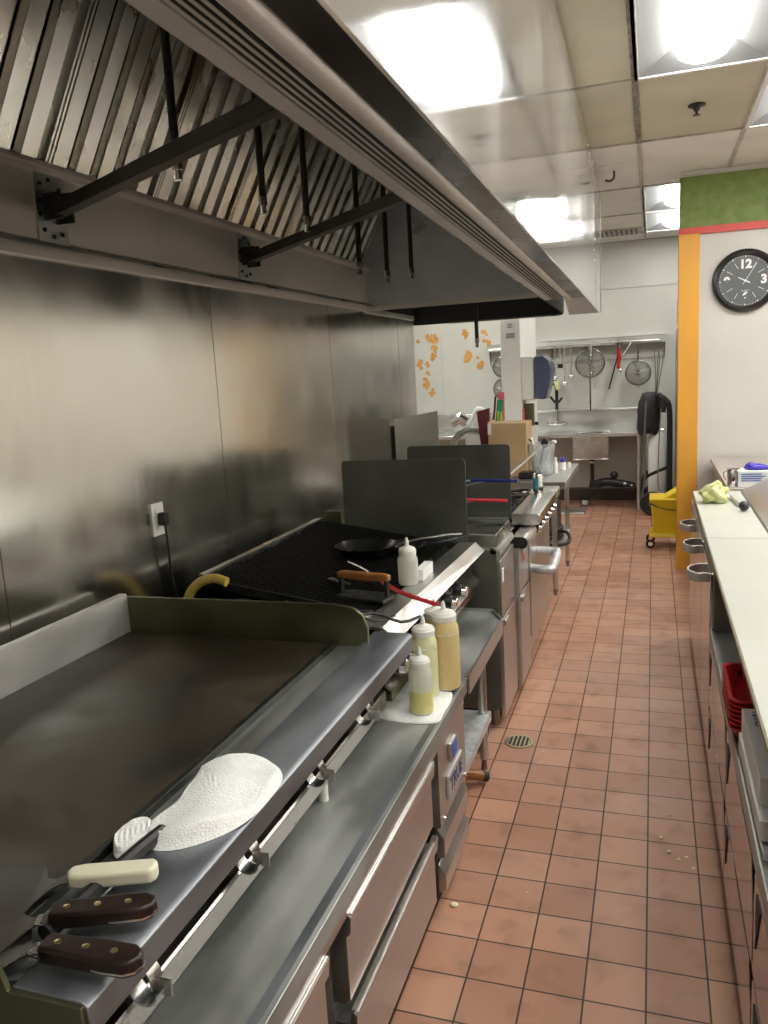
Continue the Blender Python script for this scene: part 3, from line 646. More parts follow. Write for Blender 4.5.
# crumpled towel on the ledge
def cloth(name, outline, base_z, thick, nu, label, m='towel', amp=.012, seed=1, dome=.6):
    """lumpy folded cloth filling a closed outline"""
    rnd = random.Random(seed); b = nb()
    P = catmull([(x, y, 0) for x, y in outline], 6, True); cx = sum(p.x for p in P) / len(P); cy = sum(p.y for p in P) / len(P)
    ph = [rnd.uniform(0, 6.28) for _ in range(6)]
    def hgt(x, y, f):
        e = max(0, 1 - f ** 3) ** dome
        w_ = math.sin(x * 60 + ph[0] + 2 * math.sin(y * 31 + ph[1])) * .5 + math.sin(y * 75 + ph[2] + 1.5 * math.sin(x * 50 + ph[3])) * .35 + math.sin((x + y) * 120 + ph[4]) * .15
        return base_z + thick * e * .9 + amp * w_ * e + .002
    rings = []
    for s in range(nu + 1):
        f = 1 - s / (nu + .5); ring = []
        for p in P:
            x = cx + (p.x - cx) * f; y = cy + (p.y - cy) * f; ring.append(b.verts.new((x, y, hgt(x, y, f))))
        rings.append(ring)
    bot = [b.verts.new((p.x, p.y, base_z)) for p in P]; n = len(P)
    for a, c in zip([bot] + rings, rings):
        for i in range(n): j = (i + 1) % n; b.faces.new((a[i], a[j], c[j], c[i]))
    b.faces.new(rings[-1]); b.faces.new(bot[::-1])
    o = obj(name, b, m, angle=180); return o
def sheet_cloth(name, outline, base_z, seed, thick, m='towel', smooth_n=3):
    rnd = random.Random(seed); b = nb(); P = catmull([(x, y, 0) for x, y in outline], smooth_n, True)
    cx = sum(p.x for p in P) / len(P); cy = sum(p.y for p in P) / len(P); n = len(P); ph = rnd.uniform(0, 6)
    rings = []; NU = 26
    for s_ in range(NU + 1):
        f = 1 - s_ / (NU + .5); ring = []
        for p in P:
            x = cx + (p.x - cx) * f; y = cy + (p.y - cy) * f
            e = min(1, (1 - f) * 9) ** .5
            fold = .55 + .25 * math.sin(x * 34 + y * 11 + ph) + .25 * math.sin(y * 38 - x * 22 + 2 * ph)
            rib = .0012 * math.sin((x * .82 + y * .57) * 2 * PI / .0085)
            ring.append(b.verts.new((x, y, base_z + e * (.006 + thick * fold) + rib * e)))
        rings.append(ring)
    bot = [b.verts.new((p.x, p.y, base_z)) for p in P]
    for a, c in zip([bot] + rings, rings):
        for i in range(n): j = (i + 1) % n; b.faces.new((a[i], a[j], c[j], c[i]))
    b.faces.new(rings[-1]); b.faces.new(bot[::-1])
    return b
tw = thing('towel', 'crumpled white towel lying on the griddle ledge', 'towel', (-.74, 1.15, .921))
obj('cloth', sheet_cloth('c', [(-.822, 1.063), (-.80, 1.02), (-.773, 1.003), (-.725, 1.017), (-.677, 1.07), (-.655, 1.13), (-.652, 1.19), (-.657, 1.25), (-.672, 1.285), (-.696, 1.31), (-.73, 1.325), (-.772, 1.312), (-.825, 1.275), (-.833, 1.25), (-.817, 1.191), (-.802, 1.125), (-.812, 1.10)], .921, 4, .027), 'towel', tw, angle=180)
obj('cloth_corner', sheet_cloth('c', [(-.821, .973), (-.842, 1.00), (-.852, 1.035), (-.850, 1.062), (-.832, 1.082), (-.811, 1.066), (-.797, 1.03), (-.80, .99), (-.805, .972)], .921, 8, .016), 'towel', tw, angle=180)
b = nb(); tube(b, [(-.79, .78, .932), (-.782, .90, .934), (-.778, .98, .934), (-.774, 1.04, .932)], .013, seg=10, smooth=4); tag(obj('knife_handle', b, 'black_plastic'), 'black utensil handle poking out from under the white towel', 'utensil handle')
tag(cloth('flat_towel', [(-.80, 2.16), (-.70, 2.13), (-.605, 2.145), (-.598, 2.22), (-.60, 2.33), (-.625, 2.39), (-.70, 2.44), (-.80, 2.44), (-.85, 2.30)], cbz + .001, .007, 10, '', amp=.0035, seed=9, dome=.3), 'flat white cloth under the squeeze bottles at the end of the base', 'cloth')

# squeeze bottles
def squeeze(label, loc, r, h, fill, fillmat, group='squeeze bottles', tiph=.032):
    t = thing('squeeze_bottle', label, 'squeeze bottle', loc, 0, group)
    hb = h - tiph - .03
    b = nb(); lathe(b, [(r * .90, 0), (r, .006), (r, hb * .82), (r * .97, hb * .9), (r * .80, hb)], seg=26); obj('bottle_body', b, 'bottle', t, W=False)
    if fill > 0:
        b = nb(); lathe(b, [(r * .905, .001), (r * 1.006, .007), (r * 1.006, min(fill, .80) * hb), (r * .9, min(fill, .8) * hb + .001)], seg=26); obj('liquid', b, fillmat, t, W=False)
        if fill > .85:
            b = nb(); lathe(b, [(r * 1.005, hb * .8), (r * .975, hb * .9), (r * .81, hb * .995)], seg=26); obj('liquid_neck', b, fillmat, t, W=False)
    b = nb(); lathe(b, [(r * .86, hb), (r * .88, hb + .018), (r * .84, hb + .020), (r * .78, hb + .026), (r * .45, hb + .032), (.008, hb + .036), (.006, h - .008), (.0035, h), (.001, h)], seg=22); obj('cap', b, 'white_plastic', t, W=False)
    return t
squeeze('small squeeze bottle half full of yellow oil, in front on the white cloth', (-.662, 2.20, cbz + .009), .036, .205, .50, 'oil')
squeeze('tall squeeze bottle of pale yellow oil behind the small one', (-.683, 2.325, cbz + .009), .042, .262, .98, 'pale_dressing')
squeeze('tall squeeze bottle full of mustard-coloured dressing, rightmost of the group', (-.636, 2.405, cbz + .009), .047, .288, .98, 'mustard')
squeeze('mustard-coloured squeeze bottle farthest back in the group, mostly hidden', (-.700, 2.53, .655), .045, .250, .98, 'mustard')

# ================================================================== EQUIPMENT STAND
st = thing('equipment_stand', 'low steel stand with galvanised undershelf carrying the charbroiler', 'equipment stand', (-1.1, 2.85, 0))
bm = nb(); prism(bm, [(-1.56, 2.53), (-.592, 2.53), (-.592, 3.17), (-.655, 3.29), (-1.56, 3.29)], 'xy', .607, .63); obj('stand_top', bm, 'steel_top', st, bevel=.001)
bm = nb(); prism(bm, [(-.594, 2.53), (-.588, 2.53), (-.588, 3.172), (-.652, 3.296), (-1.56, 3.296), (-1.56, 3.290), (-.655, 3.290), (-.594, 3.170)], 'xy', .575, .642)
obj('marine_edge', bm, 'steel', st)
bm = nb(); box(bm, -1.52, -.64, 2.56, 3.12, .235, .25); box(bm, -.650, -.638, 2.56, 3.12, .215, .252); obj('undershelf', bm, 'galv', st)
for x in (-1.5, -.67):
    for y in (2.66, 3.10):
        bm = nb(); cyl(bm, (x, y, .05), (x, y, .607), .019); lg = obj('leg', bm, 'steel', st)
        bm = nb(); cyl(bm, (x, y, .0), (x, y, .05), .014, .010, seg=10); obj('foot', bm, 'steel_dark', lg)
bm = nb(); cyl(bm, (-.73, 3.30, .075), (-.70, 3.30, .075), .072, seg=24); tag(obj('caster_wheel', bm, 'rubber', bevel=.008), 'black rubber wheel standing behind the leg of the low stand', 'wheel')
t = thing('wooden_handle', 'brown wooden stick end poking out on the floor at the end of the drawer base', 'stick', (-.68, 2.9, 0))
bm = nb(); cyl(bm, (-.80, 2.86, .10), (-.655, 2.975, .035), .020, seg=14); obj('stick', bm, 'wood', t)
bm = nb(); cyl(bm, (-.655, 2.975, .035), (-.638, 2.99, .026), .021, seg=14); obj('tip', bm, 'rubber', t)
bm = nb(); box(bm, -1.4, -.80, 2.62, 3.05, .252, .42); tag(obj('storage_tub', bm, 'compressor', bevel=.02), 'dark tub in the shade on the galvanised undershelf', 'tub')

# ================================================================== CHARBROILER
ch = thing('charbroiler', 'black cast iron charbroiler with sloping grates and a wide steel ledge', 'charbroiler', (-1.1, 2.9, .63))
CY0, CY1 = 2.36, 3.44
def cz(x): return .905 + (-.86 - x) * (1.0 - .905) / (1.50 - .86)
bm = nb(); prism(bm, [(-1.50, .66), (-1.50, cz(-1.5) - .03), (-.85, cz(-.85) - .03), (-.80, .86), (-.80, .66)], 'xz', CY0, CY1); obj('firebox', bm, 'cast', ch)
for y in (CY0, CY1 - .012):
    bm = nb(); prism(bm, [(-1.50, .66), (-1.50, 1.0), (-.85, .90), (-.78, .86), (-.78, .66)], 'xz', y, y + .012); obj('side_panel', bm, 'black_iron', ch)
bm = nb(); box(bm, -1.505, -1.478, CY0 + .02, CY1, .96, 1.008); obj('back_trim', bm, 'steel_bright', ch)
gy = CY0 + .02
while gy < CY1 - .1:
    b = nb(); w = .13
    for k in range(6):
        y = gy + k * .0215; hexa(b, [(-1.47, y, cz(-1.47) - .02), (-.87, y, cz(-.87) - .02), (-.87, y + .010, cz(-.87) - .02), (-1.47, y + .010, cz(-1.47) - .02)], [(-1.47, y, cz(-1.47)), (-.87, y, cz(-.87)), (-.87, y + .006, cz(-.87)), (-1.47, y + .006, cz(-1.47))])
    for k in range(9):
        x = -1.46 + k * .073; box(b, x, x + .008, gy, gy + .118, cz(x) - .022, cz(x) - .006)
    obj('grate', b, 'cast', ch); gy += w
bm = nb()
hexa(bm, [(-.862, 2.22, .892), (-.782, 2.22, .892), (-.748, CY1, .892), (-.822, CY1, .892)], [(-.862, 2.22, .902), (-.782, 2.22, .902), (-.748, CY1, .902), (-.822, CY1, .902)]); obj('front_ledge', bm, 'steel', ch, bevel=.001)
bm = nb(); hexa(bm, [(-.79, 2.22, .888), (-.742, 2.22, .856), (-.715, CY1, .856), (-.756, CY1, .888)], [(-.782, 2.22, .902), (-.732, 2.22, .864), (-.708, CY1, .864), (-.748, CY1, .902)]); obj('ledge_nose', bm, 'steel', ch)
bm = nb(); prism(bm, [(-.80, .895), (-.79, .895), (-.765, .75), (-.735, .73), (-.735, .70), (-.80, .70)], 'xz', 2.14, CY1); obj('control_panel', bm, 'valve_steel', ch)
for y in (2.20, 2.31, 2.56, 2.87, 3.03):
    b = nb(); cyl(b, (-.785, y, .80), (-.755, y, .797), .026, seg=20); kn = obj('knob', b, 'chrome', ch)
    b = nb(); cyl(b, (-.757, y, .797), (-.722, y, .793), .030, .026, seg=20); obj('knob_grip', b, 'black_plastic' if y < 2.5 else 'black_plastic', kn, bevel=.004)
    b = nb(); cyl(b, (-.722, y, .793), (-.700, y, .791), .026, .022, seg=20); obj('knob_face', b, 'chrome', kn, bevel=.003)
for x in (-1.42, -.84):
    for y in (CY0 + .08, 3.22):
        b = nb(); cyl(b, (x, y, .63), (x, y, .66), .02); obj('leg', b, 'steel_dark', ch)
# wires lying in the gap between griddle and charbroiler
def wire(label, pts, r, m='mesh_wire'):
    b = nb(); tube(b, pts, r, seg=6, smooth=3); return tag(obj('wire_rod', b, m), label, 'wire', 'wires in the gap between griddle and charbroiler')
WL = ['leftmost', 'second from the left', 'third from the left', 'fourth from the left', 'middle', 'fourth from the right', 'third from the right', 'second from the right', 'rightmost']
for k in range(9):
    x = -1.45 + k * .075; y = 2.07 + .02 * (k % 3)
    wire(WL[k] + ' of the thin bent wires in the gap between griddle and charbroiler', [(x, y, .955), (x + .05, y + .09, .985 - .004 * k), (x + .13, y + .11, .962 - .005 * k), (x + .16, y + .21, .95 - .005 * k)], .0035 if k % 2 else .005, 'mesh_wire' if k % 3 == 0 else 'black_iron')
bm = nb(); box(bm, -1.5, -.86, 2.05, 2.35, .90, .915); tag(obj('gap_shelf', bm, 'black_iron'), 'black filler shelf bridging griddle and charbroiler', 'shelf')

# items on charbroiler
squeeze('squeeze bottle of white sauce standing on the charbroiler ledge', (-.845, 2.72, .903), .037, .172, 0, 'oil', None, .035)
for c_ in C.objects:
    pass
t = thing('frying_pan', 'black nonstick frying pan on the charbroiler grate', 'frying pan', (-1.10, 2.99, cz(-1.1) + .002), 0)
R_ = .125; b = nb(); lathe(b, [(.001, 0), (.085, 0), (.092, .003), (R_, .040), (R_ + .003, .043), (R_ - .001, .044), (.090, .007), (.084, .004), (.001, .004)], seg=36, cap=False); obj('pan_body', b, 'pan_black', t, W=False)
b = nb(); tube(b, [(.118, .03, .038), (.19, .06, .052), (.30, .12, .062), (.36, .15, .06)], .009, seg=8, smooth=4, flat=.5); obj('handle', b, 'steel', t, W=False)
t = thing('sizzle_pan', 'second black pan behind the frying pan, long handle over the grate', 'frying pan', (-.98, 3.15, cz(-.98) + .002), 0)
b = nb(); lathe(b, [(.001, 0), (.07, 0), (.10, .03), (.102, .032), (.098, .032), (.069, .004), (.001, .004)], seg=32, cap=False); obj('pan_body', b, 'pan_black', t, W=False)
b = nb(); tube(b, [(.095, .01, .028), (.17, .06, .04), (.24, .13, .042)], .011, seg=8, smooth=4, flat=.5); obj('handle', b, 'pan_black', t, W=False)
t = thing('grill_press', 'black iron grill press with a wooden handle on the charbroiler front', 'grill press', (-.93, 2.48, .905), math.radians(-10))
b = nb(); box(b, -.10, .10, -.05, .05, .010, .022); obj('press_plate', b, 'black_iron', t, bevel=.003, W=False)
for x_ in (-.095, .083): obj('upright', bx(x_, x_ + .012, -.010, .010, .022, .082), 'black_iron', t, bevel=.002, W=False)
b = nb(); prism(b, [(-.10, .076), (-.10, .096), (-.08, .100), (.08, .100), (.10, .096), (.10, .076), (0, .070)], 'xz', -.013, .013); obj('handle', b, 'wood', t, bevel=.006, W=False)
t = thing('red_handled_tongs', 'red-handled utensil lying across the charbroiler ledge', 'utensil', (-.85, 2.55, .93))
b = nb(); tube(b, [(-.90, 2.60, .935), (-.80, 2.50, .93), (-.66, 2.405, .925)], .0095, seg=10, smooth=4, flat=.7); hd = obj('handle', b, 'red_plastic', t)
b = nb(); tube(b, [(-1.10, 2.78, .965), (-1.0, 2.70, .955), (-.90, 2.60, .935)], .005, seg=8, smooth=4); obj('shank', b, 'steel_bright', t)
b = nb()
for k in range(4): ball(b, (-.80 + k * .035, 2.50 - k * .025, .937 - k * .001), .0035, 8)
obj('rivet', b, 'red_plastic', hd)
t = thing('steel_knife', 'short bright blade beside the grill press', 'knife', (-1.07, 2.56, .94))
b = nb(); hexa(b, [(-1.10, 2.57, .95), (-1.0, 2.52, .945), (-.998, 2.54, .945), (-1.095, 2.595, .95)], [(-1.10, 2.57, .953), (-1.0, 2.52, .949), (-.998, 2.54, .949), (-1.095, 2.595, .953)]); obj('blade', b, 'steel_bright', t)
b = nb(); box(b, -.833, -.800, 2.76, 2.90, .903, .945); 
tag(obj('butter_carton', b, 'paper', bevel=.002), 'small white carton leaning behind the ledge squeeze bottle', 'carton')
b = nb(); box(b, -1.475, -1.388, 3.46, 3.53, .93, 1.035); tag(obj('flue_riser', b, 'olive_steel', bevel=.003), 'square dark flue at the back corner behind the charbroiler', 'flue')

# ================================================================== SPLASH GUARDS
def plate_guard(name, label, poly, y, th=.006, m='guard'):
    """rounded sheet in the xz plane"""
    b = nb(); (x0, z0), (x1, z1) = poly; r = .02; P = [(x0, z0), (x1, z0)]
    for k in range(5): a = PI / 2 * k / 4; P.append((x1 - r + r * math.cos(a), z1 - r + r * math.sin(a)))
    for k in range(5): a = PI / 2 + PI / 2 * k / 4; P.append((x0 + r + r * math.cos(a), z1 - r + r * math.sin(a)))
    prism(b, P, 'xz', y, y + th); return b
t = thing('splash_guard', 'dark metal splash guard panel at the far side of the charbroiler', 'splash guard', (-1.07, 3.45, .63))
obj('guard_sheet', plate_guard('', '', ((-1.37, .86), (-.785, 1.275)), 3.45), 'guard', t, bevel=.001)
b = nb(); box(b, -1.36, -.80, 3.456, 3.466, .85, .88); obj('mounting_flange', b, 'steel_dark', t)
t = thing('splash_guard', 'dark metal splash guard panel between fryer and range, behind the nearer panel', 'splash guard', (-1.0, 4.2, .8))
obj('guard_sheet', plate_guard('', '', ((-1.28, .86), (-.715, 1.262)), 4.21), 'guard', t, bevel=.001)
b = nb(); box(b, -1.24, -.72, 4.14, 4.21, .872, .885); obj('mounting_flange', b, 'steel_bright', t)
t = thing('steel_side_shield', 'tall brushed steel shield standing angled behind the splash guards near the wall', 'splash guard', (-1.45, 5.0, .9))
A = Vector((-1.605, 5.03, 0)); Bv = Vector((-1.295, 4.97, 0))
b = nb(); hexa(b, [A + Vector((0, 0, .9)), Bv + Vector((0, 0, .9)), Bv + Vector((0, .004, .9)), A + Vector((0, .004, .9))], [A + Vector((0, 0, 1.365)), Bv + Vector((0, 0, 1.412)), Bv + Vector((0, .004, 1.412)), A + Vector((0, .004, 1.365))]); obj('shield_sheet', b, 'steel', t)
b = nb(); box(b, -1.69, -1.605, 5.03, 5.036, .9, 1.32); obj('side_return', b, 'black_iron', t)
bpy.data.objects[t.name].location.x += 0

# ================================================================== FRYERS
def fryer(name, label, y0, y1, front, top, nose):
    t = thing(name, label, 'fryer', (-1.0, (y0 + y1) / 2, 0))
    b = nb(); box(b, -1.45, front - .02, y0, y1, .09, top - .01); obj('cabinet', b, 'fryer_side' if not nose else 'steel', t, bevel=.002)
    b = nb(); box(b, front - .02, front, y0 + .004, y1 - .004, .06, .53); d = obj('door', b, 'steel_range', t, bevel=.003)
    b = nb(); box(b, front, front + .012, y0 + .02, y0 + .10, .50, .525); obj('handle', b, 'steel', d, bevel=.003)
    b = nb(); box(b, front - .02, front - .004, y0 + .004, y1 - .004, .54, top - .06); obj('control_cover', b, 'steel_range', t, bevel=.002)
    b = nb()   # open vat rim
    for a in ((-1.45, -1.40, y0, y1), (-.80, front - .03, y0, y1), (-1.40, -.80, y0, y0 + .03), (-1.40, -.80, y1 - .03, y1)): box(b, a[0], a[1], a[2], a[3], top - .012, top)
    obj('vat_rim', b, 'steel', t, bevel=.001)
    b = nb(); box(b, -1.40, -.80, y0 + .03, y1 - .03, top - .09, top - .08); obj('oil_surface', b, 'pan_black', t)
    if nose:
        b = nb(); P = [(front - .06, top)]
        for k in range(9): a = PI / 2 - PI * .9 * k / 8; P.append((front + .015 + .03 * math.cos(a), top - .03 + .03 * math.sin(a)))
        P.append((front - .06, top - .05)); prism(b, P, 'xz', y0, y1); obj('bull_nose', b, 'steel_range', t)
        b = nb(); prism(b, [(p[0] - .003, p[1] * .995 + .003) for p in P], 'xz', y0 - .003, y0); obj('nose_cap', b, 'black_iron', t)
        b = nb(); cyl(b, (front - .02, (y0 + y1) / 2 - .05, .72), (front + .006, (y0 + y1) / 2 - .05, .72), .033, seg=24); bdg = obj('badge', b, 'chrome', t)
        b = nb(); cyl(b, (front + .006, (y0 + y1) / 2 - .05, .715), (front + .008, (y0 + y1) / 2 - .05, .715), .020, seg=20); obj('badge_print', b, 'red_trim', bdg)
    else:
        b = nb(); prism(b, [(front - .05, top), (front - .008, top - .004), (front - .002, top - .03), (front - .05, top - .03)], 'xz', y0, y1); obj('front_nose', b, 'steel', t)
        b = nb(); box(b, front - .004, front - .001, y0 + .03, y0 + .06, .70, .76); obj('rating_label', b, 'paper', t)
    for x in (-1.38, front - .06):
        for y in (y0 + .05, y1 - .05):
            b = nb(); cyl(b, (x, y, 0), (x, y, .10), .02); obj('leg', b, 'steel_dark', t)
    return t
fryer('floor_fryer', 'dark-sided floor fryer next to the charbroiler, the nearer of the two', 3.49, 3.86, -.645, .865, False)
fryer('bull_nose_fryer', 'floor fryer with rounded front edge and round badge, beside the range', 3.875, 4.19, -.625, .835, True)
b = nb(); box(b, -1.45, -.665, 3.50, 3.86, .866, .925); tag(obj('fryer_cover', b, 'steel_dark', bevel=.004), 'dark lift-off cover lying on the nearer fryer', 'cover')
def basket(label, y, z, sleeve):
    t = thing('fry_basket', label, 'fry basket', (-1.0, y, z))
    b = nb()
    for k in range(9):
        x = -1.27 + k * .035; tube(b, [(x, y - .07, z + .10), (x, y - .07, z), (x, y + .07, z), (x, y + .07, z + .10)], .0018, seg=5)
    for k in range(4): zz = z + .033 * k; tube(b, [(-1.27, y - .07, zz), (-.99, y - .07, zz), (-.99, y + .07, zz), (-1.27, y + .07, zz)], .0018, seg=5, closed=True)
    tube(b, [(-1.27, y - .07, z + .10), (-.99, y - .07, z + .10), (-.99, y + .07, z + .10), (-1.27, y + .07, z + .10)], .004, seg=6, closed=True); obj('wire_cage', b, 'mesh_wire', t)
    b = nb(); tube(b, [(-.99, y - .03, z + .10), (-.90, y, z + .12), (-.66, y, z + .115)], .005, seg=8, smooth=3); tube(b, [(-.99, y + .03, z + .06), (-.90, y, z + .10), (-.80, y, z + .118)], .004, seg=8, smooth=3); obj('handle_rod', b, 'steel', t)
    b = nb(); tube(b, [(-.89, y, z + .122), (-.65, y, z + .116)], .008, seg=10); obj('handle_sleeve', b, sleeve, t)
basket('wire fry basket with a red handle sleeve, nearer of two', 3.72, .925, 'pink_plastic')
basket('wire fry basket with a blue handle sleeve, behind the red-handled one', 4.03, .975, 'blue_plastic')

# ================================================================== RANGE
rg = thing('oven_range', 'steel gas range with thick grey oven handle and front shelf', 'range', (-1.05, 4.7, 0))
RY0, RY1 = 4.215, 5.10
bm = nb(); box(bm, -1.45, -.66, RY0, RY1, .12, .84); obj('range_body', bm, 'steel', rg, bevel=.003)
bm = nb(); prism(bm, [(-.70, .905), (-.565, .905), (-.555, .898), (-.555, .852), (-.575, .845), (-.70, .845)], 'xz', RY0 - .09, RY1); obj('front_shelf', bm, 'steel_bright', rg, bevel=.002)
bm = nb(); prism(bm, [(-.66, .845), (-.60, .845), (-.63, .74), (-.66, .74)], 'xz', RY0, RY1); obj('control_panel', bm, 'black_iron', rg)
for k in range(6):
    y = RY0 + .09 + k * .14; b = nb(); cyl(b, (-.625, y, .795), (-.585, y, .79), .026, .022, seg=18); kn = obj('knob', b, 'black_plastic', rg)
    b = nb(); cyl(b, (-.585, y, .79), (-.570, y, .788), .023, .018, seg=18); obj('knob_face', b, 'chrome', kn)
bm = nb(); box(bm, -.66, -.625, RY0 + .02, RY1 - .02, .20, .725); dr = obj('oven_door', bm, 'steel_range', rg, bevel=.004)
HNDL = [(-.635, 4.28, .575), (-.56, 4.22, .585), (-.515, 4.21, .59), (-.508, 4.25, .592), (-.508, 4.47, .612), (-.515, 4.51, .615), (-.56, 4.52, .618), (-.635, 4.52, .62)]
bm = nb(); tube(bm, HNDL, .025, seg=14, smooth=3); obj('oven_handle', bm, 'galv', dr)
bm = nb(); box(bm, -.66, -.64, RY0 + .01, RY1 - .01, .10, .185); obj('kick_panel', bm, 'steel_range', rg)
bm = nb(); box(bm, -1.45, -.70, RY0, RY1, .84, .862); obj('cooktop', bm, 'cast', rg)
for i in range(2):
    for j in range(3):
        cx = -1.26 + i * .36; cy = RY0 + .15 + j * .29; b = nb()
        for (a, c) in (((cx - .16, cy - .13), (cx + .16, cy - .13)), ((cx + .16, cy - .13), (cx + .16, cy + .13)), ((cx + .16, cy + .13), (cx - .16, cy + .13)), ((cx - .16, cy + .13), (cx - .16, cy - .13))):
            tube(b, [(*a, .885), (*c, .885)], .008, seg=6)
        for k in range(8):
            a = PI * k / 4; tube(b, [(cx + .045 * math.cos(a), cy + .045 * math.sin(a), .897), (cx + .13 * math.cos(a), cy + .12 * math.sin(a), .893)], .007, seg=6)
        g = obj('burner_grate', b, 'cast', rg)
        b = nb(); cyl(b, (cx, cy, .862), (cx, cy, .88), .04, seg=20); obj('burner', b, 'cast', rg)
for x in (-1.4, -.70):
    for y in (RY0 + .06, RY1 - .06):
        b = nb(); cyl(b, (x, y, 0), (x, y, .12), .02, .028); obj('leg', b, 'steel', rg)
t = thing('beverage_can', 'aluminium drink can with a teal print on the range shelf', 'can', (-.655, 4.83, .906))
b = nb(); lathe(b, [(.024, 0), (.031, .008), (.031, .100), (.026, .113), (.027, .116), (.024, .113), (.001, .112)], seg=26); obj('can_body', b, 'chrome', t, W=False)
b = nb()
rr_ = [[b.verts.new((.0315 * math.cos(math.radians(a)), .0315 * math.sin(math.radians(a)), z)) for a in range(190, 281, 10)] for z in (.02, .045, .07, .09)]
for a_, c_ in zip(rr_, rr_[1:]):
    for k in range(9): b.faces.new((a_[k], a_[k + 1], c_[k + 1], c_[k]))
obj('can_print', b, 'teal', t, W=False)

# ================================================================== STEEL WORK TABLE BEYOND THE RANGE
tb = thing('steel_work_table', 'steel work table beyond the range with round legs', 'work table', (-1.1, 6.2, 0))
bm = nb(); prism(bm, [(-1.5, .85), (-.585, .85), (-.578, .845), (-.578, .80), (-.59, .80), (-.60, .835), (-1.5, .835)], 'xz', 5.66, 6.72); obj('table_top', bm, 'steel', tb, bevel=.001)
bm = nb(); box(bm, -1.5, -.58, 5.655, 5.665, .80, .848); obj('front_edge', bm, 'steel_bright', tb)
bm = nb(); box(bm, -1.46, -.64, 5.74, 6.66, .30, .315); obj('undershelf', bm, 'steel', tb)
for x in (-1.44, -.67):
    for y in (5.76, 6.64):
        b = nb(); cyl(b, (x, y, .05), (x, y, .84), .019); lg = obj('leg', b, 'steel', tb)
        b = nb(); cyl(b, (x, y, 0), (x, y, .05), .012, .020, seg=10); obj('foot', b, 'steel_dark', lg)
t = thing('coiled_black_hose', 'black pan and coiled hose on the undershelf of the work table', 'hose', (-.70, 6.2, .316))
b = nb()
for k in range(3): tube(b, [(-.78 + .10 * math.cos(a / 8 * PI), 6.3 + .16 * math.sin(a / 8 * PI), .335 + .03 * k) for a in range(16)], .018, seg=8, closed=True)
tube(b, [(-.72, 6.2, .39), (-.62, 6.1, .40), (-.585, 5.95, .37), (-.62, 5.85, .36), (-.72, 5.86, .35)], .013, seg=8, smooth=5); obj('hose_coil', b, 'rubber', t)
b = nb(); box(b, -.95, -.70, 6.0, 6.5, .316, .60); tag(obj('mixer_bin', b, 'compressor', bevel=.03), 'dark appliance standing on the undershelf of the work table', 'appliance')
t = thing('steel_pot', 'small dented steel pot under the work table by its front leg', 'pot', (-.75, 5.95, .316))
b = nb(); lathe(b, [(.04, 0), (.05, .01), (.05, .09), (.052, .092), (.047, .09), (.046, .01), (.001, .008)], seg=24, cap=False); obj('pot_body', b, 'chrome', t, W=False)

# clear bucket with utensils
t = thing('clear_tub', 'clear plastic tub holding utensils on the work table', 'tub', (-.785, 6.05, .851))
b = nb(); lathe(b, [(.001, .002), (.064, 0), (.070, .004), (.098, .225), (.106, .23), (.106, .237), (.096, .235), (.066, .008), (.001, .006)], seg=30, cap=False); obj('tub_body', b, 'clear', t, W=False)
def utensil(label, a, c, m, head=None, r=.006):
    t = thing('kitchen_utensil', label, 'utensil', a); b = nb(); tube(b, [a, c], r, seg=8); obj('handle', b, m, t)
    if head == 'ball': b = nb(); ball(b, c, .022, 12, (1, 1, .8)); obj('head', b, m, t)
    if head == 'flat': b = nb(); d = Vector(c); ball(b, d, .03, 12, (.9, .15, 1.2)); obj('head', b, m, t)
utensil('steel spoon handle leaning left in the clear tub', (-.79, 6.03, .87), (-.87, 6.10, 1.13), 'steel', None)
utensil('black-tipped utensil leaning back in the clear tub', (-.82, 6.08, .87), (-.76, 6.0, 1.09), 'black_plastic', 'flat')
utensil('white plastic spoon standing in the clear tub', (-.82, 6.03, .87), (-.70, 6.07, 1.09), 'white_plastic', 'ball')
t = thing('faucet_tool', 'dark bent utensil hooked over the left side of the clear tub', 'utensil', (-.86, 6.06, .86))
b = nb(); tube(b, [(-.92, 5.98, .88), (-.93, 6.02, 1.06), (-.90, 6.05, 1.12), (-.86, 6.06, 1.10)], .006, smooth=5); obj('rod', b, 'black_iron', t)
b = nb(); box(b, -.93, -.81, 5.80, 5.93, .851, .90); tag(obj('black_scale', b, 'black_plastic', bevel=.012), 'low black plastic scale on the work table before the clear tub', 'scale')
t = thing('long_steel_skimmer', 'long steel rod leaning from the range up against the cardboard box', 'rod', (-.90, 5.2, .9))
b = nb(); tube(b, [(-.97, 5.1, .90), (-.80, 5.62, 1.05), (-.755, 5.75, 1.10)], .009, seg=8); obj('rod', b, 'steel_bright', t)
b = nb(); box(b, -1.17, -.885, 5.95, 6.25, .851, 1.25); bxo = thing('cardboard_box', 'tall brown cardboard box on the work table left of the clear tub', 'box', (-1.0, 6.1, .851)); obj('carton', b, 'cardboard', bxo, bevel=.004)
bm = nb(); box(bm, -1.17, -1.165, 5.95, 6.25, 1.25, 1.262); obj('flap', bm, 'cardboard', bxo)
bm = nb(); box(bm, -1.1705, -1.145, 5.9485, 5.95, 1.17, 1.25); obj('torn_tape', bm, 'paper', bxo)
b = nb(); box(b, -.85, -.765, 6.25, 6.50, .851, 1.02); tag(obj('white_carton', b, 'paper', bevel=.003), 'white carton of papers behind the clear tub', 'carton')
t = thing('spray_bottle', 'small white bottle beside the clear tub', 'bottle', (-.70, 6.15, .851))
b = nb(); lathe(b, [(.018, 0), (.019, .004), (.019, .07), (.009, .085), (.009, .10), (.012, .10), (.012, .115)], seg=18); obj('bottle_body', b, 'white_plastic', t, W=False)
t = thing('purple_top_bottle', 'small white tub with a violet wrap behind the clear tub', 'bottle', (-.665, 6.32, .851))
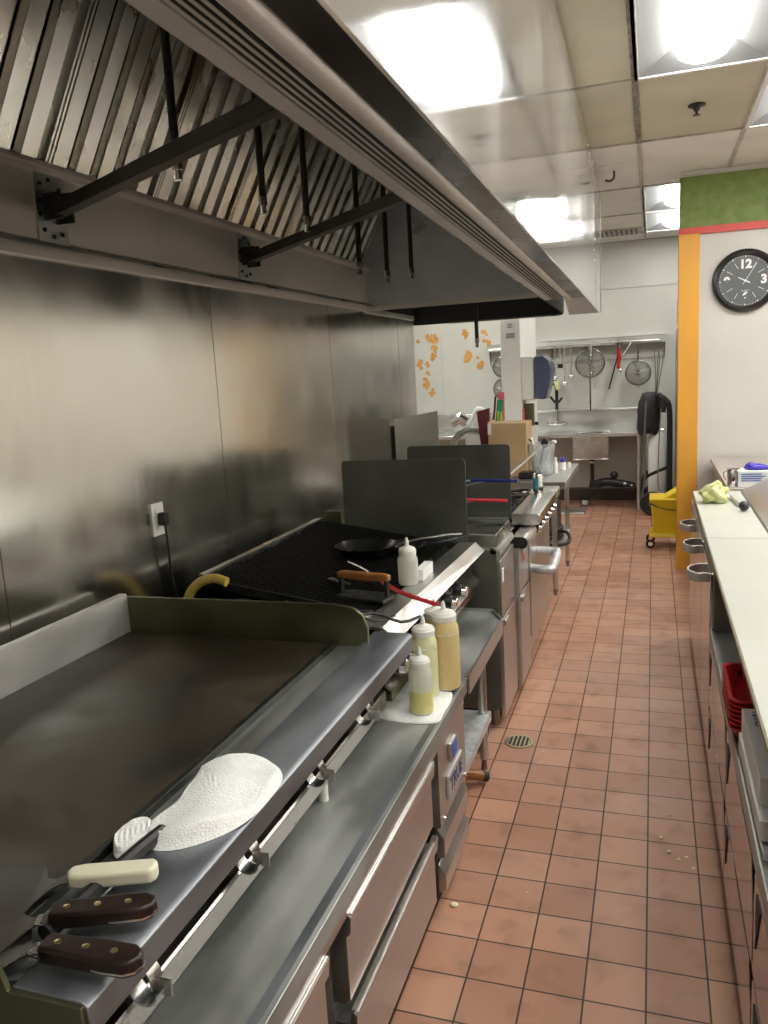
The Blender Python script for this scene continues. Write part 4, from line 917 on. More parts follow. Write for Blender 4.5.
b = nb(); lathe(b, [(.025, 0), (.026, .005), (.026, .06)], seg=18); obj('tub_body', b, 'white_plastic', t, W=False)
b = nb(); ball(b, (0, 0, .075), .024, 10); obj('violet_wrap', b, 'violet', t, W=False)
t = thing('small_white_jar', 'tiny white jar right of the violet-topped tub', 'jar', (-.625, 6.42, .851))
b = nb(); lathe(b, [(.014, 0), (.015, .004), (.015, .04), (.012, .045)], seg=14); obj('jar_body', b, 'white_plastic', t, W=False)

# folders between box and column
def folder(x, y, w, h, th, m, label, tilt=0):
    t = thing('folder', label, 'folder', (x, y, .86), 0)
    b = nb(); hexa(b, [(0, 0, 0), (w, 0, 0), (w, th, 0), (0, th, 0)], [(tilt, 0, h), (w + tilt, 0, h), (w + tilt, th, h), (tilt, th, h)]); obj('folder_body', b, m, t, W=False); return t
b = nb(); box(b, -1.27, -1.10, 6.42, 6.70, .851, 1.16); tag(obj('file_crate', b, 'paper', bevel=.004), 'pale crate behind the cardboard box that carries the folders', 'crate')
def fol(x, w, h, m, label, tilt, y=6.5):
    t = thing('folder', label, 'folder', (x, y, 1.162)); b = nb(); hexa(b, [(0, 0, 0), (w, 0, 0), (w, .02, 0), (0, .02, 0)], [(tilt, .0, h), (w + tilt, .0, h), (w + tilt, .02, h), (tilt, .02, h)]); obj('folder_body', b, m, t, W=False)
fol(-1.245, .015, .27, 'binder', 'narrow maroon folder leaning right, among the upright folders', .03)
fol(-1.225, .05, .24, 'green_folder', 'green folder behind the lime one', .025, 6.53)
fol(-1.205, .012, .15, 'lime', 'lime green folder in front of the green one', .01)
fol(-1.18, .012, .14, 'lime', 'lime green folder nearest the column', .005)
fol(-1.20, .05, .30, 'pink_paper', 'pink paper sticking up behind the green folder', .0, 6.57)
b = nb(); hexa(b, [(-1.30, 6.3, 1.06), (-1.225, 6.3, 1.06), (-1.225, 6.34, 1.06), (-1.30, 6.34, 1.06)], [(-1.325, 6.3, 1.325), (-1.225, 6.3, 1.35), (-1.225, 6.34, 1.35), (-1.325, 6.34, 1.325)]); tag(obj('maroon_binder', b, 'binder', bevel=.002), 'wide maroon binder standing left of the cardboard box', 'binder')
b = nb(); box(b, -1.33, -1.20, 6.27, 6.40, .851, 1.06); tag(obj('binder_shelf', b, 'paper', bevel=.003), 'low white box under the maroon binder', 'box')

# ================================================================== COLUMN ITEMS
t = thing('towel_dispenser', 'smoked blue paper towel dispenser on the side of the white column', 'towel dispenser', (-1.06, 7.4, 1.38))
bm = nb(); box(bm, -1.115, -1.0, 7.27, 7.55, 1.36, 1.74); obj('back_case', bm, 'white_plastic', t, bevel=.008)
bm = nb(); prism(bm, [(-1.0, 1.37), (-1.0, 1.735), (-.93, 1.745), (-.865, 1.70), (-.845, 1.62), (-.865, 1.48), (-.905, 1.36)], 'xz', 7.252, 7.548); obj('front_cover', bm, 'dispenser', t, bevel=.012, bseg=3)
t = thing('soap_dispenser', 'small dark dispenser below the towel dispenser on the column side', 'dispenser', (-1.07, 7.4, 1.13))
bm = nb(); box(bm, -1.115, -1.03, 7.36, 7.46, 1.12, 1.32); obj('case', bm, 'olive_steel', t, bevel=.006)
b = nb(); cyl(b, (-.99, 7.4, 1.14), (-1.02, 7.4, 1.14), .015); obj('spout', b, 'black_plastic', t)
t = thing('notice_paper', 'small printed notice taped high on the white column', 'notice', (-1.19, 7.25, 1.90))
bm = nb(); box(bm, -1.245, -1.155, 7.256, 7.26, 1.90, 2.06); obj('sheet', bm, 'paper', t)
bm = nb()
for k in range(4): box(bm, -1.235, -1.165 + .006 * (k % 2), 7.2545, 7.256, 1.912 + k * .011, 1.917 + k * .011)
for k in range(3): box(bm, -1.225, -1.18, 7.2545, 7.256, 2.0 + k * .014, 2.005 + k * .014)
obj('print', bm, 'ink', t)
b = nb(); box(b, -1.115, -1.105, 7.28, 7.42, .98, 1.28); tag(obj('pink_sign', b, 'pink_paper'), 'pink card on the column side below the towel dispenser', 'card')

# ================================================================== BACK ROOM: SINK
sk_ = thing('prep_sink', 'stainless prep sink table with backsplash against the far wall', 'sink', (-.7, 9.6, 0))
SX0, SX1, SYF = -1.75, -.06, 9.28
bm = nb(); box(bm, SX0, -.86, SYF, 9.97, .845, .86); box(bm, -.47, SX1, SYF, 9.97, .845, .86); box(bm, -.86, -.47, SYF, SYF + .08, .845, .86); box(bm, -.86, -.47, 9.80, 9.97, .845, .86); box(bm, SX0, SX1, SYF - .01, SYF + .01, .835, .872); obj('sink_deck', bm, 'steel', sk_, bevel=.002)
bm = nb(); prism(bm, [(9.985, .86), (9.985, 1.115), (9.94, 1.115), (9.93, 1.10), (9.965, 1.09), (9.97, .86)], 'yz', SX0, SX1); obj('backsplash', bm, 'steel', sk_, bevel=.002)
bm = nb(); x0, x1, y0, y1 = -.865, -.475, SYF + .03, 9.80
for a in ((x0, x0 + .006, y0, y1), (x1 - .006, x1, y0, y1), (x0, x1, y0, y0 + .006), (x0, x1, y1 - .006, y1)): box(bm, a[0], a[1], a[2], a[3], .58, .846)
box(bm, x0, x1, y0, y1, .575, .582); obj('bowl', bm, 'steel_bright', sk_, bevel=.003)
for x in (SX0 + .06, -.15):
    for y in (SYF + .05, 9.9):
        b = nb(); cyl(b, (x, y, .15), (x, y, .845), .022); lg = obj('leg', b, 'steel', sk_)
        b = nb(); cyl(b, (x, y, 0), (x, y, .15), .016, .022); obj('foot', b, 'galv', lg)
b = nb(); tube(b, [(SX0 + .06, 9.36, .24), (-.15, 9.36, .24)], .014); obj('crossbar', b, 'black_iron', sk_)
b = nb(); cyl(b, (-.67, 9.55, .575), (-.67, 9.55, .50), .04, .02); cyl(b, (-.67, 9.55, .50), (-.67, 9.55, .12), .022); tube(b, [(-.67, 9.55, .3), (-.69, 9.6, .16), (-.75, 9.62, .1), (-.75, 9.62, .02)], .03, smooth=4); obj('drain_pipe', b, 'rubber', sk_)
b = nb(); cyl(b, (-.67, 9.55, .51), (-.67, 9.55, .56), .028); obj('drain_fitting', b, 'chrome', sk_)
b = nb(); cyl(b, (-.75, 9.6, .02), (-.75, 9.6, .07), .06, .05); obj('drain_cup', b, 'chrome', sk_)
t = thing('spray_faucet', 'wall-mounted pre-rinse faucet with yellow spray head at the left end of the sink', 'faucet', (-1.1, 9.9, .95))
b = nb(); cyl(b, (-1.20, 9.90, .95), (-1.0, 9.90, .95), .024); cyl(b, (-1.2, 9.90, .95), (-1.2, 9.96, .95), .02); cyl(b, (-1.0, 9.9, .95), (-1.0, 9.96, .95), .02); cyl(b, (-1.1, 9.9, .95), (-1.1, 9.9, 1.12), .013); tube(b, [(-1.1, 9.88, .96), (-1.1, 9.75, .99), (-1.08, 9.62, .96)], .011, smooth=4); obj('body', b, 'chrome', t)
for s in (-1.2, -1.0):
    b = nb(); cyl(b, (s, 9.87, .955), (s, 9.84, .975), .02, .012); obj('tap_handle', b, 'chrome', t)
b = nb(); tube(b, [(-1.1, 9.9, 1.12), (-1.1, 9.9, 1.35), (-1.12, 9.86, 1.5), (-1.12, 9.8, 1.42)], .019, smooth=5); tube(b, [(-1.17, 9.86, 1.28), (-1.10, 9.88, 1.20), (-1.03, 9.86, 1.26)], .014, smooth=4); obj('riser_hose', b, 'black_iron', t)
b = nb(); cyl(b, (-1.09, 9.8, 1.46), (-1.07, 9.78, 1.36), .034, .022); obj('spray_head', b, 'lettuce', t)
b = nb(); tube(b, [(-.64, 9.5, .26), (-.5, 9.45, .30), (-.3, 9.42, .27), (-.2, 9.40, .25)], .05, seg=12, smooth=5, radii=None); 
t = thing('black_vacuum_wand', 'black vacuum attachment lying across the sink crossbar', 'vacuum part', (-.42, 9.44, .25)); obj('wand', b, 'black_plastic', t)
b = nb(); ball(b, (-.42, 9.44, .38), .045, 12); obj('grip', b, 'black_plastic', t)
b = nb(); ball(b, (-.30, 9.37, .29), .018, 10); ball(b, (-.23, 9.36, .27), .012, 10); obj('white_sticker', b, 'paper', t)
b = nb(); box(b, -1.15, -.72, 9.0, 9.35, .0, .022); tag(obj('floor_tray', b, 'steel', bevel=.005), 'flat steel tray on the floor left under the sink', 'tray')

# utensil rack
rk = thing('utensil_rack', 'stainless wall rack with hooks above the prep sink', 'rack', (-.98, 9.95, 1.7))
bm = nb(); box(bm, -1.90, .127, 9.86, 9.865, 1.845, 1.93); box(bm, -1.90, .127, 9.86, 9.99, 1.925, 1.93); obj('shelf_rail', bm, 'steel', rk)
bm = nb(); box(bm, -1.90, .127, 9.985, 9.995, 1.68, 1.73); obj('lower_rail', bm, 'steel', rk)
for x in (-1.90, -1.16, -.80, .12):
    bm = nb(); prism(bm, [(9.99, 1.68), (9.99, 1.93), (9.86, 1.93), (9.86, 1.91), (9.96, 1.68)], 'yz', x, x + .008); obj('bracket', bm, 'steel_dark', rk)
bm = nb(); tube(bm, [(-1.88, 9.80, 1.87), (.06, 9.80, 1.87)], .009, seg=8); obj('hook_bar', bm, 'steel', rk)
def hang(name, label, cat, x, y=9.80):
    return thing(name, label, cat, (x, y, 1.87))
def strainer(label, x, zc, r, hz, m='mesh_wire', up=True):
    t = hang('strainer', label, 'strainer', x)
    b = nb(); tube(b, [(r * math.cos(a / 16 * PI), 0, zc - 1.87 + r * math.sin(a / 16 * PI)) for a in range(32)], .006, seg=8, closed=True); obj('rim', b, 'steel_dark', t, W=False)
    b = nb(); n = 7
    for k in range(n):   # mesh bowl: rings and ribs of wire
        f = (k + 1) / (n + 1); rr = r * math.cos(f * PI / 2); dy = -r * .45 * math.sin(f * PI / 2)
        tube(b, [(rr * math.cos(a / 10 * PI), dy, zc - 1.87 + rr * math.sin(a / 10 * PI)) for a in range(20)], .0034, seg=4, closed=True)
    for k in range(12):
        a = PI * k / 12
        tube(b, [(r * math.cos(q) * math.cos(a), -r * .45 * math.sin(q), zc - 1.87 + r * math.cos(q) * math.sin(a)) for q in [PI * s / 10 for s in range(11)]], .0034, seg=4)
    obj('wire_bowl', b, m, t, W=False)
    b = nb(); s = 1 if hz > zc else -1
    tube(b, [(0, 0, zc - 1.87 + s * r), (0, 0, hz - 1.87)], .017, seg=8, flat=.6); obj('handle', b, 'steel_dark', t, W=False)
    b = nb(); tube(b, [(-.02, 0, zc - 1.87 - s * r), (0, 0, zc - 1.87 - s * (r + .03)), (.02, 0, zc - 1.87 - s * r)], .004, seg=6); obj('rest_hook', b, 'chrome', t, W=False)
strainer('large round wire skimmer with long handle pointing down, hanging on the rack', -.70, 1.65, .165, 1.10)
t = strainer('round wire strainer hanging by its dark handle, rightmost on the rack', -.165, 1.51, .14, 1.84)
strainer('upper of two round strainers at the far left rack end, by the column', -1.72, 1.66, .12, 1.80)
strainer('lower of two round strainers at the far left rack end, by the column', -1.72, 1.40, .12, 1.80)
ladle('long steel ladle hanging at the far left rack end, left of the two strainers', -1.88, 1.42) if False else None
def ladle(label, x, z0, m='steel_bright', L=.36):
    t = hang('ladle', label, 'ladle', x); b = nb(); tube(b, [(0, .0, 0), (0, -.01, -.03), (0, 0, z0 - 1.87 + .05)], .014, seg=8, flat=.5); obj('handle', b, m, t, W=False)
    b = nb(); ball(b, (0, -.02, z0 - 1.87 + .03), .032, 12, (1, .8, .9)); obj('bowl', b, m, t, W=False)
ladle('steel ladle hanging leftmost beside the towel dispenser', -1.10, 1.47)
ladle('long steel ladle hanging in the middle of the three ladles', -.99, 1.40)
ladle('steel ladle hanging just left of the large skimmer', -.915, 1.48)
t = hang('masher', 'black-headed tool hanging between the ladles', 'utensil', -1.04); b = nb(); tube(b, [(0, 0, 0), (0, 0, -.22)], .006); obj('handle', b, 'steel_bright', t, W=False)
b = nb(); box(b, -.03, .03, -.015, .015, -.26, -.21); obj('head', b, 'black_plastic', t, bevel=.004, W=False)
t = hang('whisk', 'wire whisk hanging against the large skimmer', 'whisk', -.68, 9.70)
b = nb()
for k in range(5):
    a = PI * k / 5; tube(b, [(0, 0, -.12), (.04 * math.cos(a), .04 * math.sin(a), -.24), (0, 0, -.36), (-.04 * math.cos(a), -.04 * math.sin(a), -.24)], .0025, seg=5, closed=True, smooth=5)
obj('wires', b, 'chrome', t, W=False)
b = nb(); cyl(b, (0, 0, 0), (0, 0, -.12), .01); obj('handle', b, 'steel', t, W=False)
t = hang('kitchen_scissors', 'red-handled tongs hanging between the two strainers', 'tongs', -.38); b = nb()
tube(b, [(.01, 0, -.07), (0, 0, -.12), (.012, 0, -.17), (.0, 0, -.23), (-.01, 0, -.30)], .019, seg=8, smooth=3); obj('grip', b, 'red_plastic', t, W=False)
b = nb(); tube(b, [(0, 0, 0), (.01, 0, -.06)], .004); obj('loop', b, 'steel', t, W=False)
t = hang('sharpening_steel', 'dark thin rod hanging slanted between the two strainers', 'rod', -.41); b = nb(); tube(b, [(.03, 0, 0), (.02, 0, -.16), (-.08, 0, -.53)], .008); obj('rod', b, 'black_iron', t, W=False)
t = hang('slotted_spoon', 'slotted spoon hanging bowl up near the red tongs', 'spoon', -.33); b = nb(); tube(b, [(.10, 0, .0), (.02, 0, -.12), (-.06, 0, -.22)], .005); obj('handle', b, 'steel', t, W=False)
b = nb(); ball(b, (-.04, 0, .0), .045, 12, (1.2, .15, .7)); obj('head', b, 'mesh_wire', t, W=False)
t = hang('small_spoon', 'small steel spoon hanging below the red tongs', 'spoon', -.375, 9.82); b = nb(); tube(b, [(0, 0, -.2), (.01, 0, -.30)], .004); ball(b, (.012, 0, -.33), .02, 10, (.8, .4, 1.4)); tube(b, [(0, 0, 0), (0, 0, -.2)], .003); obj('spoon_body', b, 'chrome', t, W=False)
# fly swatter wires at the right end
for dx, lb in ((-.0, 'left of the pair of thin wire hangers hooked at the right rack end'), (.05, 'right of the pair of thin wire hangers hooked at the right rack end')):
    t = thing('wire_hanger', lb, 'wire', (.03 + dx, 9.90, 1.2)); b = nb(); tube(b, [(-.02, 0, .55), (-.01, 0, .45), (.0 - dx, 0, 0)], .004); tube(b, [(.03, 0, .55), (.02, 0, .42), (.0 - dx, 0, 0)], .004); obj('wire', b, 'mesh_wire', t, W=False)

# orange splatter stains on the far wall
def stain(x, z, r, n, seed):
    rnd = random.Random(seed); b = nb()
    for k in range(n):
        cx = x + rnd.gauss(0, r * .42); cz_ = z + rnd.gauss(0, r * .5); rr = r * rnd.uniform(.25, .7)
        P = [(cx + rr * rnd.uniform(.6, 1.2) * math.cos(a / 7 * 2 * PI), cz_ + rr * rnd.uniform(.6, 1.3) * math.sin(a / 7 * 2 * PI)) for a in range(7)]
        prism(b, P, 'xz', 9.996 - .0002 * k, 9.9995)
    return b
ST = [(-2.64, 2.06, .06, 'round orange splatter stain highest in the left group of stains'), (-2.615, 1.95, .05, 'orange splatter stain second from the top in the left group'),
      (-2.62, 1.83, .05, 'orange splatter stain third from the top in the left group'), (-2.80, 1.75, .055, 'orange splatter stain at the left by the steel wall end, half way up'), (-2.715, 1.735, .04, 'small orange stain just right of the one by the steel wall end'),
      (-2.71, 1.62, .03, 'small faint stain in the left group, below the pair at mid height'), (-2.74, 1.48, .05, 'tall ragged stain low in the left group'), (-2.65, 1.39, .045, 'pale crumbly stain lowest on the wall'), (-2.82, 2.03, .025, 'tiny orange stain high up by the steel wall end'),
      (-2.20, 2.08, .05, 'orange stain right behind the hanging nozzle'), (-2.18, 1.79, .08, 'largest orange splatter, in the middle of the wall'), (-2.04, 1.70, .055, 'orange splatter just right of the largest one'),
      (-1.965, 2.09, .045, 'upper of the two orange stains high on the right of the wall'), (-1.955, 1.98, .05, 'lower of the two orange stains high on the right of the wall')]
for i, (x, z, r, lb) in enumerate(ST):
    b = stain(x, z, r, 8, i + 3); o = obj('wall_stain', b, 'stain'); tag(o, lb, 'stain', 'splatter stains on the white wall')

# things on the left of the back room
t = thing('dish_table', 'pale steel dish table standing against the stained white wall', 'table', (-2.4, 9.4, 0))
bm = nb(); box(bm, -3.3, -1.85, 8.9, 9.97, .88, .92); box(bm, -3.3, -1.85, 9.95, 9.985, .92, 1.10); obj('table_top', bm, 'steel_bright', t, bevel=.003)
for x in (-3.2, -1.95):
    for y in (8.98, 9.9): b = nb(); cyl(b, (x, y, 0), (x, y, .88), .02); obj('leg', b, 'steel', t)
t = thing('slicer_machine', 'rounded silver machine arm standing behind the splash guards before the stained wall', 'slicer', (-1.6, 7.0, .86))
b = nb(); tube(b, [(-1.70, 7.0, 1.20), (-1.62, 7.0, 1.235), (-1.56, 7.0, 1.20)], .05, seg=18, smooth=6); obj('head', b, 'steel_bright', t)
b = nb(); tube(b, [(-1.70, 7.0, .9), (-1.68, 7.0, 1.03), (-1.60, 7.0, 1.11), (-1.50, 7.0, 1.12), (-1.40, 7.02, 1.10)], .030, seg=14, smooth=6); obj('neck', b, 'steel_dark', t)
b = nb(); cyl(b, (-1.47, 7.02, 1.02), (-1.47, 7.05, 1.02), .12, seg=36); obj('blade_guard', b, 'steel_bright', t, bevel=.004)
b = nb(); box(b, -1.80, -1.38, 6.85, 7.20, .861, .92); obj('base_plate', b, 'steel', t, bevel=.01)
b = nb(); box(b, -1.9, -1.34, 6.8, 7.24, .0, .86); tag(obj('mixer_cabinet', b, 'steel', bevel=.01), 'steel cabinet carrying the silver machine arm', 'cabinet')
b = nb(); tube(b, [(-1.56, 7.1, 1.16), (-1.50, 7.1, 1.26), (-1.47, 7.1, 1.30), (-1.41, 7.1, 1.25), (-1.40, 7.1, 1.10)], .03, seg=12, smooth=5); tag(obj('plastic_bag', b, 'paper'), 'white crumpled plastic bag behind the silver machine arm', 'bag')
t = thing('hooked_rod', 'thin black hooked rod at the end edge of the stainless wall', 'rod', (-1.66, 5.65, 1.02)); b = nb(); tube(b, [(-1.66, 5.648, 1.17), (-1.645, 5.648, 1.30), (-1.62, 5.65, 1.345), (-1.605, 5.65, 1.33), (-1.64, 5.65, 1.20), (-1.66, 5.648, 1.02)], .005, smooth=4); obj('bar', b, 'black_iron', t)

# fridge behind post
t = thing('upright_refrigerator', 'tall steel refrigerator edge behind the orange post', 'refrigerator', (.45, 9.0, 0))
bm = nb(); box(bm, .255, .95, 8.55, 9.35, .08, 2.0); obj('cabinet', bm, 'steel', t, bevel=.006)
bm = nb(); box(bm, .225, .255, 8.56, 9.34, .12, 1.95); obj('door', bm, 'steel_range', t, bevel=.006)
for y in (8.6, 9.3):
    for x in (.3, .9): b = nb(); cyl(b, (x, y, 0), (x, y, .08), .02); obj('foot', b, 'steel_dark', t)
bm = nb(); box(bm, .225, .5, 8.56, 8.9, 2.0, 2.23); tag(obj('pink_carton', bm, 'pale_pink', bevel=.004), 'pale pink carton on top of the refrigerator', 'carton')

# hand truck with jacket
ht = thing('hand_truck', 'black hand truck seen from its side, parked right of the sink', 'hand truck', (.05, 9.15, 0))
for y in (9.02, 9.36):
    b = nb(); tube(b, [(.165, y, .12), (.17, y, .6), (.165, y, 1.12), (.12, y, 1.22), (.05, y, 1.27)], .026, smooth=5); obj('side_rail', b, 'black_iron', ht)
    b = nb(); tube(b, [(-.10, y, .14), (-.11, y, .30), (-.08, y, .40), (.02, y, .46), (.16, y, .52)], .017, smooth=4); obj('brace', b, 'black_iron', ht)
    b = nb(); lathe(b, [(.078, -.028), (.118, -.030), (.13, -.016), (.13, .016), (.118, .030), (.078, .028)], (-.005, y - .055 * (1 if y < 9.2 else -1), .131), 32, Matrix.Rotation(PI / 2, 4, 'X')); wh = obj('wheel', b, 'rubber', ht)
    b = nb(); yy = y - .055 * (1 if y < 9.2 else -1); lathe(b, [(.078, -.02), (.06, -.012), (.03, -.03), (.03, .03), (.06, .012), (.078, .02)], (-.005, yy, .131), 24, Matrix.Rotation(PI / 2, 4, 'X')); obj('hub', b, 'galv', wh)
for z in (.30, .62, 1.0): b = nb(); tube(b, [(.167, 9.02, z), (.167, 9.36, z)], .014); obj('crossbar', b, 'black_iron', ht)
b = nb(); tube(b, [(.05, 9.02, 1.27), (.03, 9.19, 1.28), (.05, 9.36, 1.27)], .019, smooth=3); obj('top_handle', b, 'black_iron', ht)
b = nb(); box(b, .0, .19, 9.0, 9.38, .018, .030); obj('nose_plate', b, 'black_iron', ht)
b = nb(); tube(b, [(-.07, 8.98, 1.22), (-.085, 8.97, .9), (-.08, 8.97, .42), (-.11, 8.97, .2)], .012, seg=6); obj('chain', b, 'mesh_wire', ht)
b = nb(); tube(b, [(.08, 8.98, 1.15), (.06, 8.97, .8), (.05, 8.96, .35), (.08, 8.96, .27)], .006, seg=6, smooth=3); obj('strap', b, 'steel_dark', ht)
t = thing('black_jacket', 'black jacket draped over the top of the hand truck', 'jacket', (0, 9.2, .93))
b = nb(); rings = []
prof = [(1.31, .04, .10), (1.295, .08, .14), (1.22, .115, .155), (1.12, .12, .16), (1.02, .115, .15), (.92, .115, .14), (.86, .10, .13)]
for i, (z, hx_, hy) in enumerate(prof):
    rings.append([b.verts.new((-.03 + (hx_ + .012 * math.sin(5 * a / 20 * 2 * PI + i)) * math.cos(a / 20 * 2 * PI) - .01 * i * .3, 9.20 + (hy + .012 * math.cos(6 * a / 20 * 2 * PI + i * 2)) * math.sin(a / 20 * 2 * PI), z + .015 * math.sin(3 * a / 20 * 2 * PI) * (i / 6))) for a in range(20)])
for a_, c_ in zip(rings, rings[1:]):
    for k in range(20): j = (k + 1) % 20; b.faces.new((a_[k], a_[j], c_[j], c_[k]))
b.faces.new(rings[0]); b.faces.new(rings[-1][::-1]); obj('jacket_body', b, 'fabric_black', t, angle=180)
b = nb(); tube(b, [(.05, 9.05, 1.29), (.10, 9.03, 1.20), (.09, 9.03, 1.10)], .032, seg=10, smooth=4); obj('sleeve', b, 'fabric_black', t, angle=180)
t = thing('propane_tank', 'white cylinder strapped behind the hand truck', 'tank', (.045, 9.19, .031))
b = nb(); lathe(b, [(.09, 0), (.095, .02), (.095, .78), (.07, .83), (.03, .85), (.03, .90)], (0.045, 9.19, .031), 28); obj('tank_body', b, 'paper', t)
b = nb(); cyl(b, (-.015, 9.19, .90), (.105, 9.19, .90), .012); cyl(b, (.045, 9.19, .88), (.045, 9.19, .96), .018); obj('valve', b, 'chrome', t)

# mop bucket
mb = thing('mop_bucket', 'yellow mop bucket on casters beside the orange post', 'mop bucket', (.15, 7.5, 0))
bm = nb()
def bring(z, x0, x1, y0, y1): return [(x0, y0, z), (x1, y0, z), (x1, y1, z), (x0, y1, z)]
hexa(bm, bring(.13, .005, .36, 7.38, 7.62), bring(.44, -.02, .40, 7.33, 7.66)); obj('bucket_body', bm, 'yellow', mb, bevel=.02, bseg=3)
bm = nb(); hexa(bm, bring(.425, -.03, .42, 7.32, 7.67), bring(.45, -.03, .42, 7.32, 7.67)); obj('rim', bm, 'yellow', mb, bevel=.006)
bm = nb(); hexa(bm, bring(.10, -.035, .38, 7.35, 7.65), bring(.145, -.02, .38, 7.37, 7.63)); obj('skirt', bm, 'yellow', mb, bevel=.01)
bm = nb(); prism(bm, [(.08, .44), (.20, .52), (.36, .52), (.36, .44)], 'xz', 7.36, 7.62); obj('wringer', bm, 'yellow', mb, bevel=.008)
bm = nb(); tube(bm, [(-.02, 7.325, .41), (.08, 7.31, .37), (.22, 7.31, .35)], .005, smooth=4); obj('bail_handle', bm, 'black_iron', mb)
for x, y in ((-.02, 7.38), (-.02, 7.62), (.34, 7.38), (.34, 7.62)):
    b = nb(); cyl(b, (x, y - .014, .04), (x, y + .014, .04), .040, seg=20); cs = obj('caster', b, 'rubber', mb, bevel=.004)
    b = nb(); cyl(b, (x, y - .017, .04), (x, y + .017, .04), .02, seg=14); cyl(b, (x, y, .06), (x, y, .11), .014); obj('caster_fork', b, 'chrome', cs)

# ================================================================== CLOCK WALL
clk = thing('wall_clock', 'round black wall clock with grey face and white numerals', 'clock', (.64, 6.655, 2.19))
CXc, CYc, CZc, CR = .64, 6.655, 2.19, .215
rm = Matrix.Rotation(PI / 2, 4, 'X')
b = nb(); lathe(b, [(CR - .035, .012), (CR - .028, .035), (CR - .012, .045), (CR + .006, .035), (CR + .012, .012), (CR + .008, 0), (CR - .035, 0)], (CXc, CYc, CZc), 64, rm, cap=False); obj('case_ring', b, 'black_plastic', clk)
b = nb(); cyl(b, (CXc, CYc, CZc), (CXc, CYc - .012, CZc), CR - .03, seg=64); fc = obj('face', b, 'clock_face', clk)
mt = lambda dx, dz: Matrix.Translation((CXc + dx, CYc - .0135, CZc + dz)) @ Matrix.Rotation(PI / 2, 4, 'X')
for s, dx, dz in (('12', .0, .115), ('9', -.125, .0), ('6', 0, -.115), ('3', .125, 0)):
    obj('numeral', text_bm(s, .085, mt(dx, dz), .001, .004), 'clock_white', fc)
b = nb()
for k in range(60):
    a = 2 * PI * k / 60; r1 = CR - .037; r0 = r1 - (.012 if k % 5 == 0 else .007); w_ = .004 if k % 5 == 0 else .0013
    d = Vector((math.cos(a), 0, math.sin(a))); n_ = Vector((-d.z, 0, d.x)) * w_; c0 = Vector((CXc, CYc - .0125, CZc))
    v = [b.verts.new(c0 + d * r0 + n_), b.verts.new(c0 + d * r1 + n_), b.verts.new(c0 + d * r1 - n_), b.verts.new(c0 + d * r0 - n_)]; b.faces.new(v)
for k in (1, 2, 4, 5, 7, 8, 10, 11):
    a = 2 * PI * k / 12; d = Vector((math.cos(a), 0, math.sin(a))); n_ = Vector((-d.z, 0, d.x)) * .0018; c0 = Vector((CXc, CYc - .0127, CZc))
    v = [b.verts.new(c0 + d * .10 + n_), b.verts.new(c0 + d * .145 + n_), b.verts.new(c0 + d * .145 - n_), b.verts.new(c0 + d * .10 - n_)]; b.faces.new(v)
obj('minute_track', b, 'clock_white', fc, recalc=False)
def hand(ang, L, tail, w_, dy):
    a = math.radians(90 - ang); d = Vector((math.cos(a), 0, math.sin(a))); n_ = Vector((-d.z, 0, d.x)); c0 = Vector((CXc, CYc - dy, CZc)); b = nb()
    hexa(b, [c0 - d * tail - n_ * w_, c0 + d * L - n_ * w_ * .6, c0 + d * L + n_ * w_ * .6, c0 - d * tail + n_ * w_], [p + Vector((0, -.001, 0)) for p in (c0 - d * tail - n_ * w_, c0 + d * L - n_ * w_ * .6, c0 + d * L + n_ * w_ * .6, c0 - d * tail + n_ * w_)]); return b
obj('hour_hand', hand(298, .055, .035, .005, .015), 'clock_white', fc); obj('minute_hand', hand(33, .14, .03, .0022, .017), 'clock_white', fc)
b = nb(); cyl(b, (CXc, CYc - .012, CZc), (CXc, CYc - .019, CZc), .008); obj('hub', b, 'clock_white', fc)
obj('brand_print', text_bm('QUARTZ', .014, mt(0, -.072), .0005), 'clock_white', fc)
t = thing('stone_plaque', 'grey mottled plaque on the green wall band above the clock', 'plaque', (.85, 6.64, 2.62))
M['stone'] = nmat('mottled grey stone', (.10, .10, .10), (.45, .45, .44), .6, scale=(60, 60, 60), lo=.42, hi=.58)
bm = nb(); box(bm, .775, 1.05, 6.625, 6.645, 2.685, 2.795); obj('plaque_body', bm, 'stone', t, bevel=.006)
bm = nb(); box(bm, .80, 1.05, 6.628, 6.645, 2.63, 2.69); obj('plaque_foot', bm, 'wall_clock', t, bevel=.003)

# ================================================================== RIGHT PREP TABLE
PX = .212
pt = thing('prep_table', 'long stainless prep refrigerator counter on the right with drawers and looped door handles', 'prep table', (.6, 3.0, 0))
bm = nb(); box(bm, PX + .012, 1.0, 3.17, 4.93, .06, .86); obj('cooler_body', bm, 'prep_steel', pt, bevel=.003)
bm = nb(); box(bm, PX + .012, 1.0, .30, 3.17, .06, .60); obj('drawer_body', bm, 'black_iron', pt)
bm = nb(); box(bm, PX + .42, 1.0, .30, 3.17, .60, .86); obj('rear_body', bm, 'steel_dark', pt)
bm = nb(); box(bm, PX - .004, PX + .42, .30, 3.165, .605, .63); box(bm, PX - .006, PX, .30, 3.165, .59, .645); obj('open_shelf', bm, 'steel_top', pt, bevel=.001)
bm = nb(); box(bm, PX + .008, PX + .42, 3.15, 3.17, .63, .875); obj('divider', bm, 'steel_dark', pt)
bm = nb(); box(bm, PX + .01, 1.05, .30, 4.93, .862, .878); obj('counter_frame', bm, 'steel', pt)
bm = nb(); box(bm, PX + .015, 1.0, .3, 4.93, .0, .06); obj('toe_kick', bm, 'steel_dark', pt)
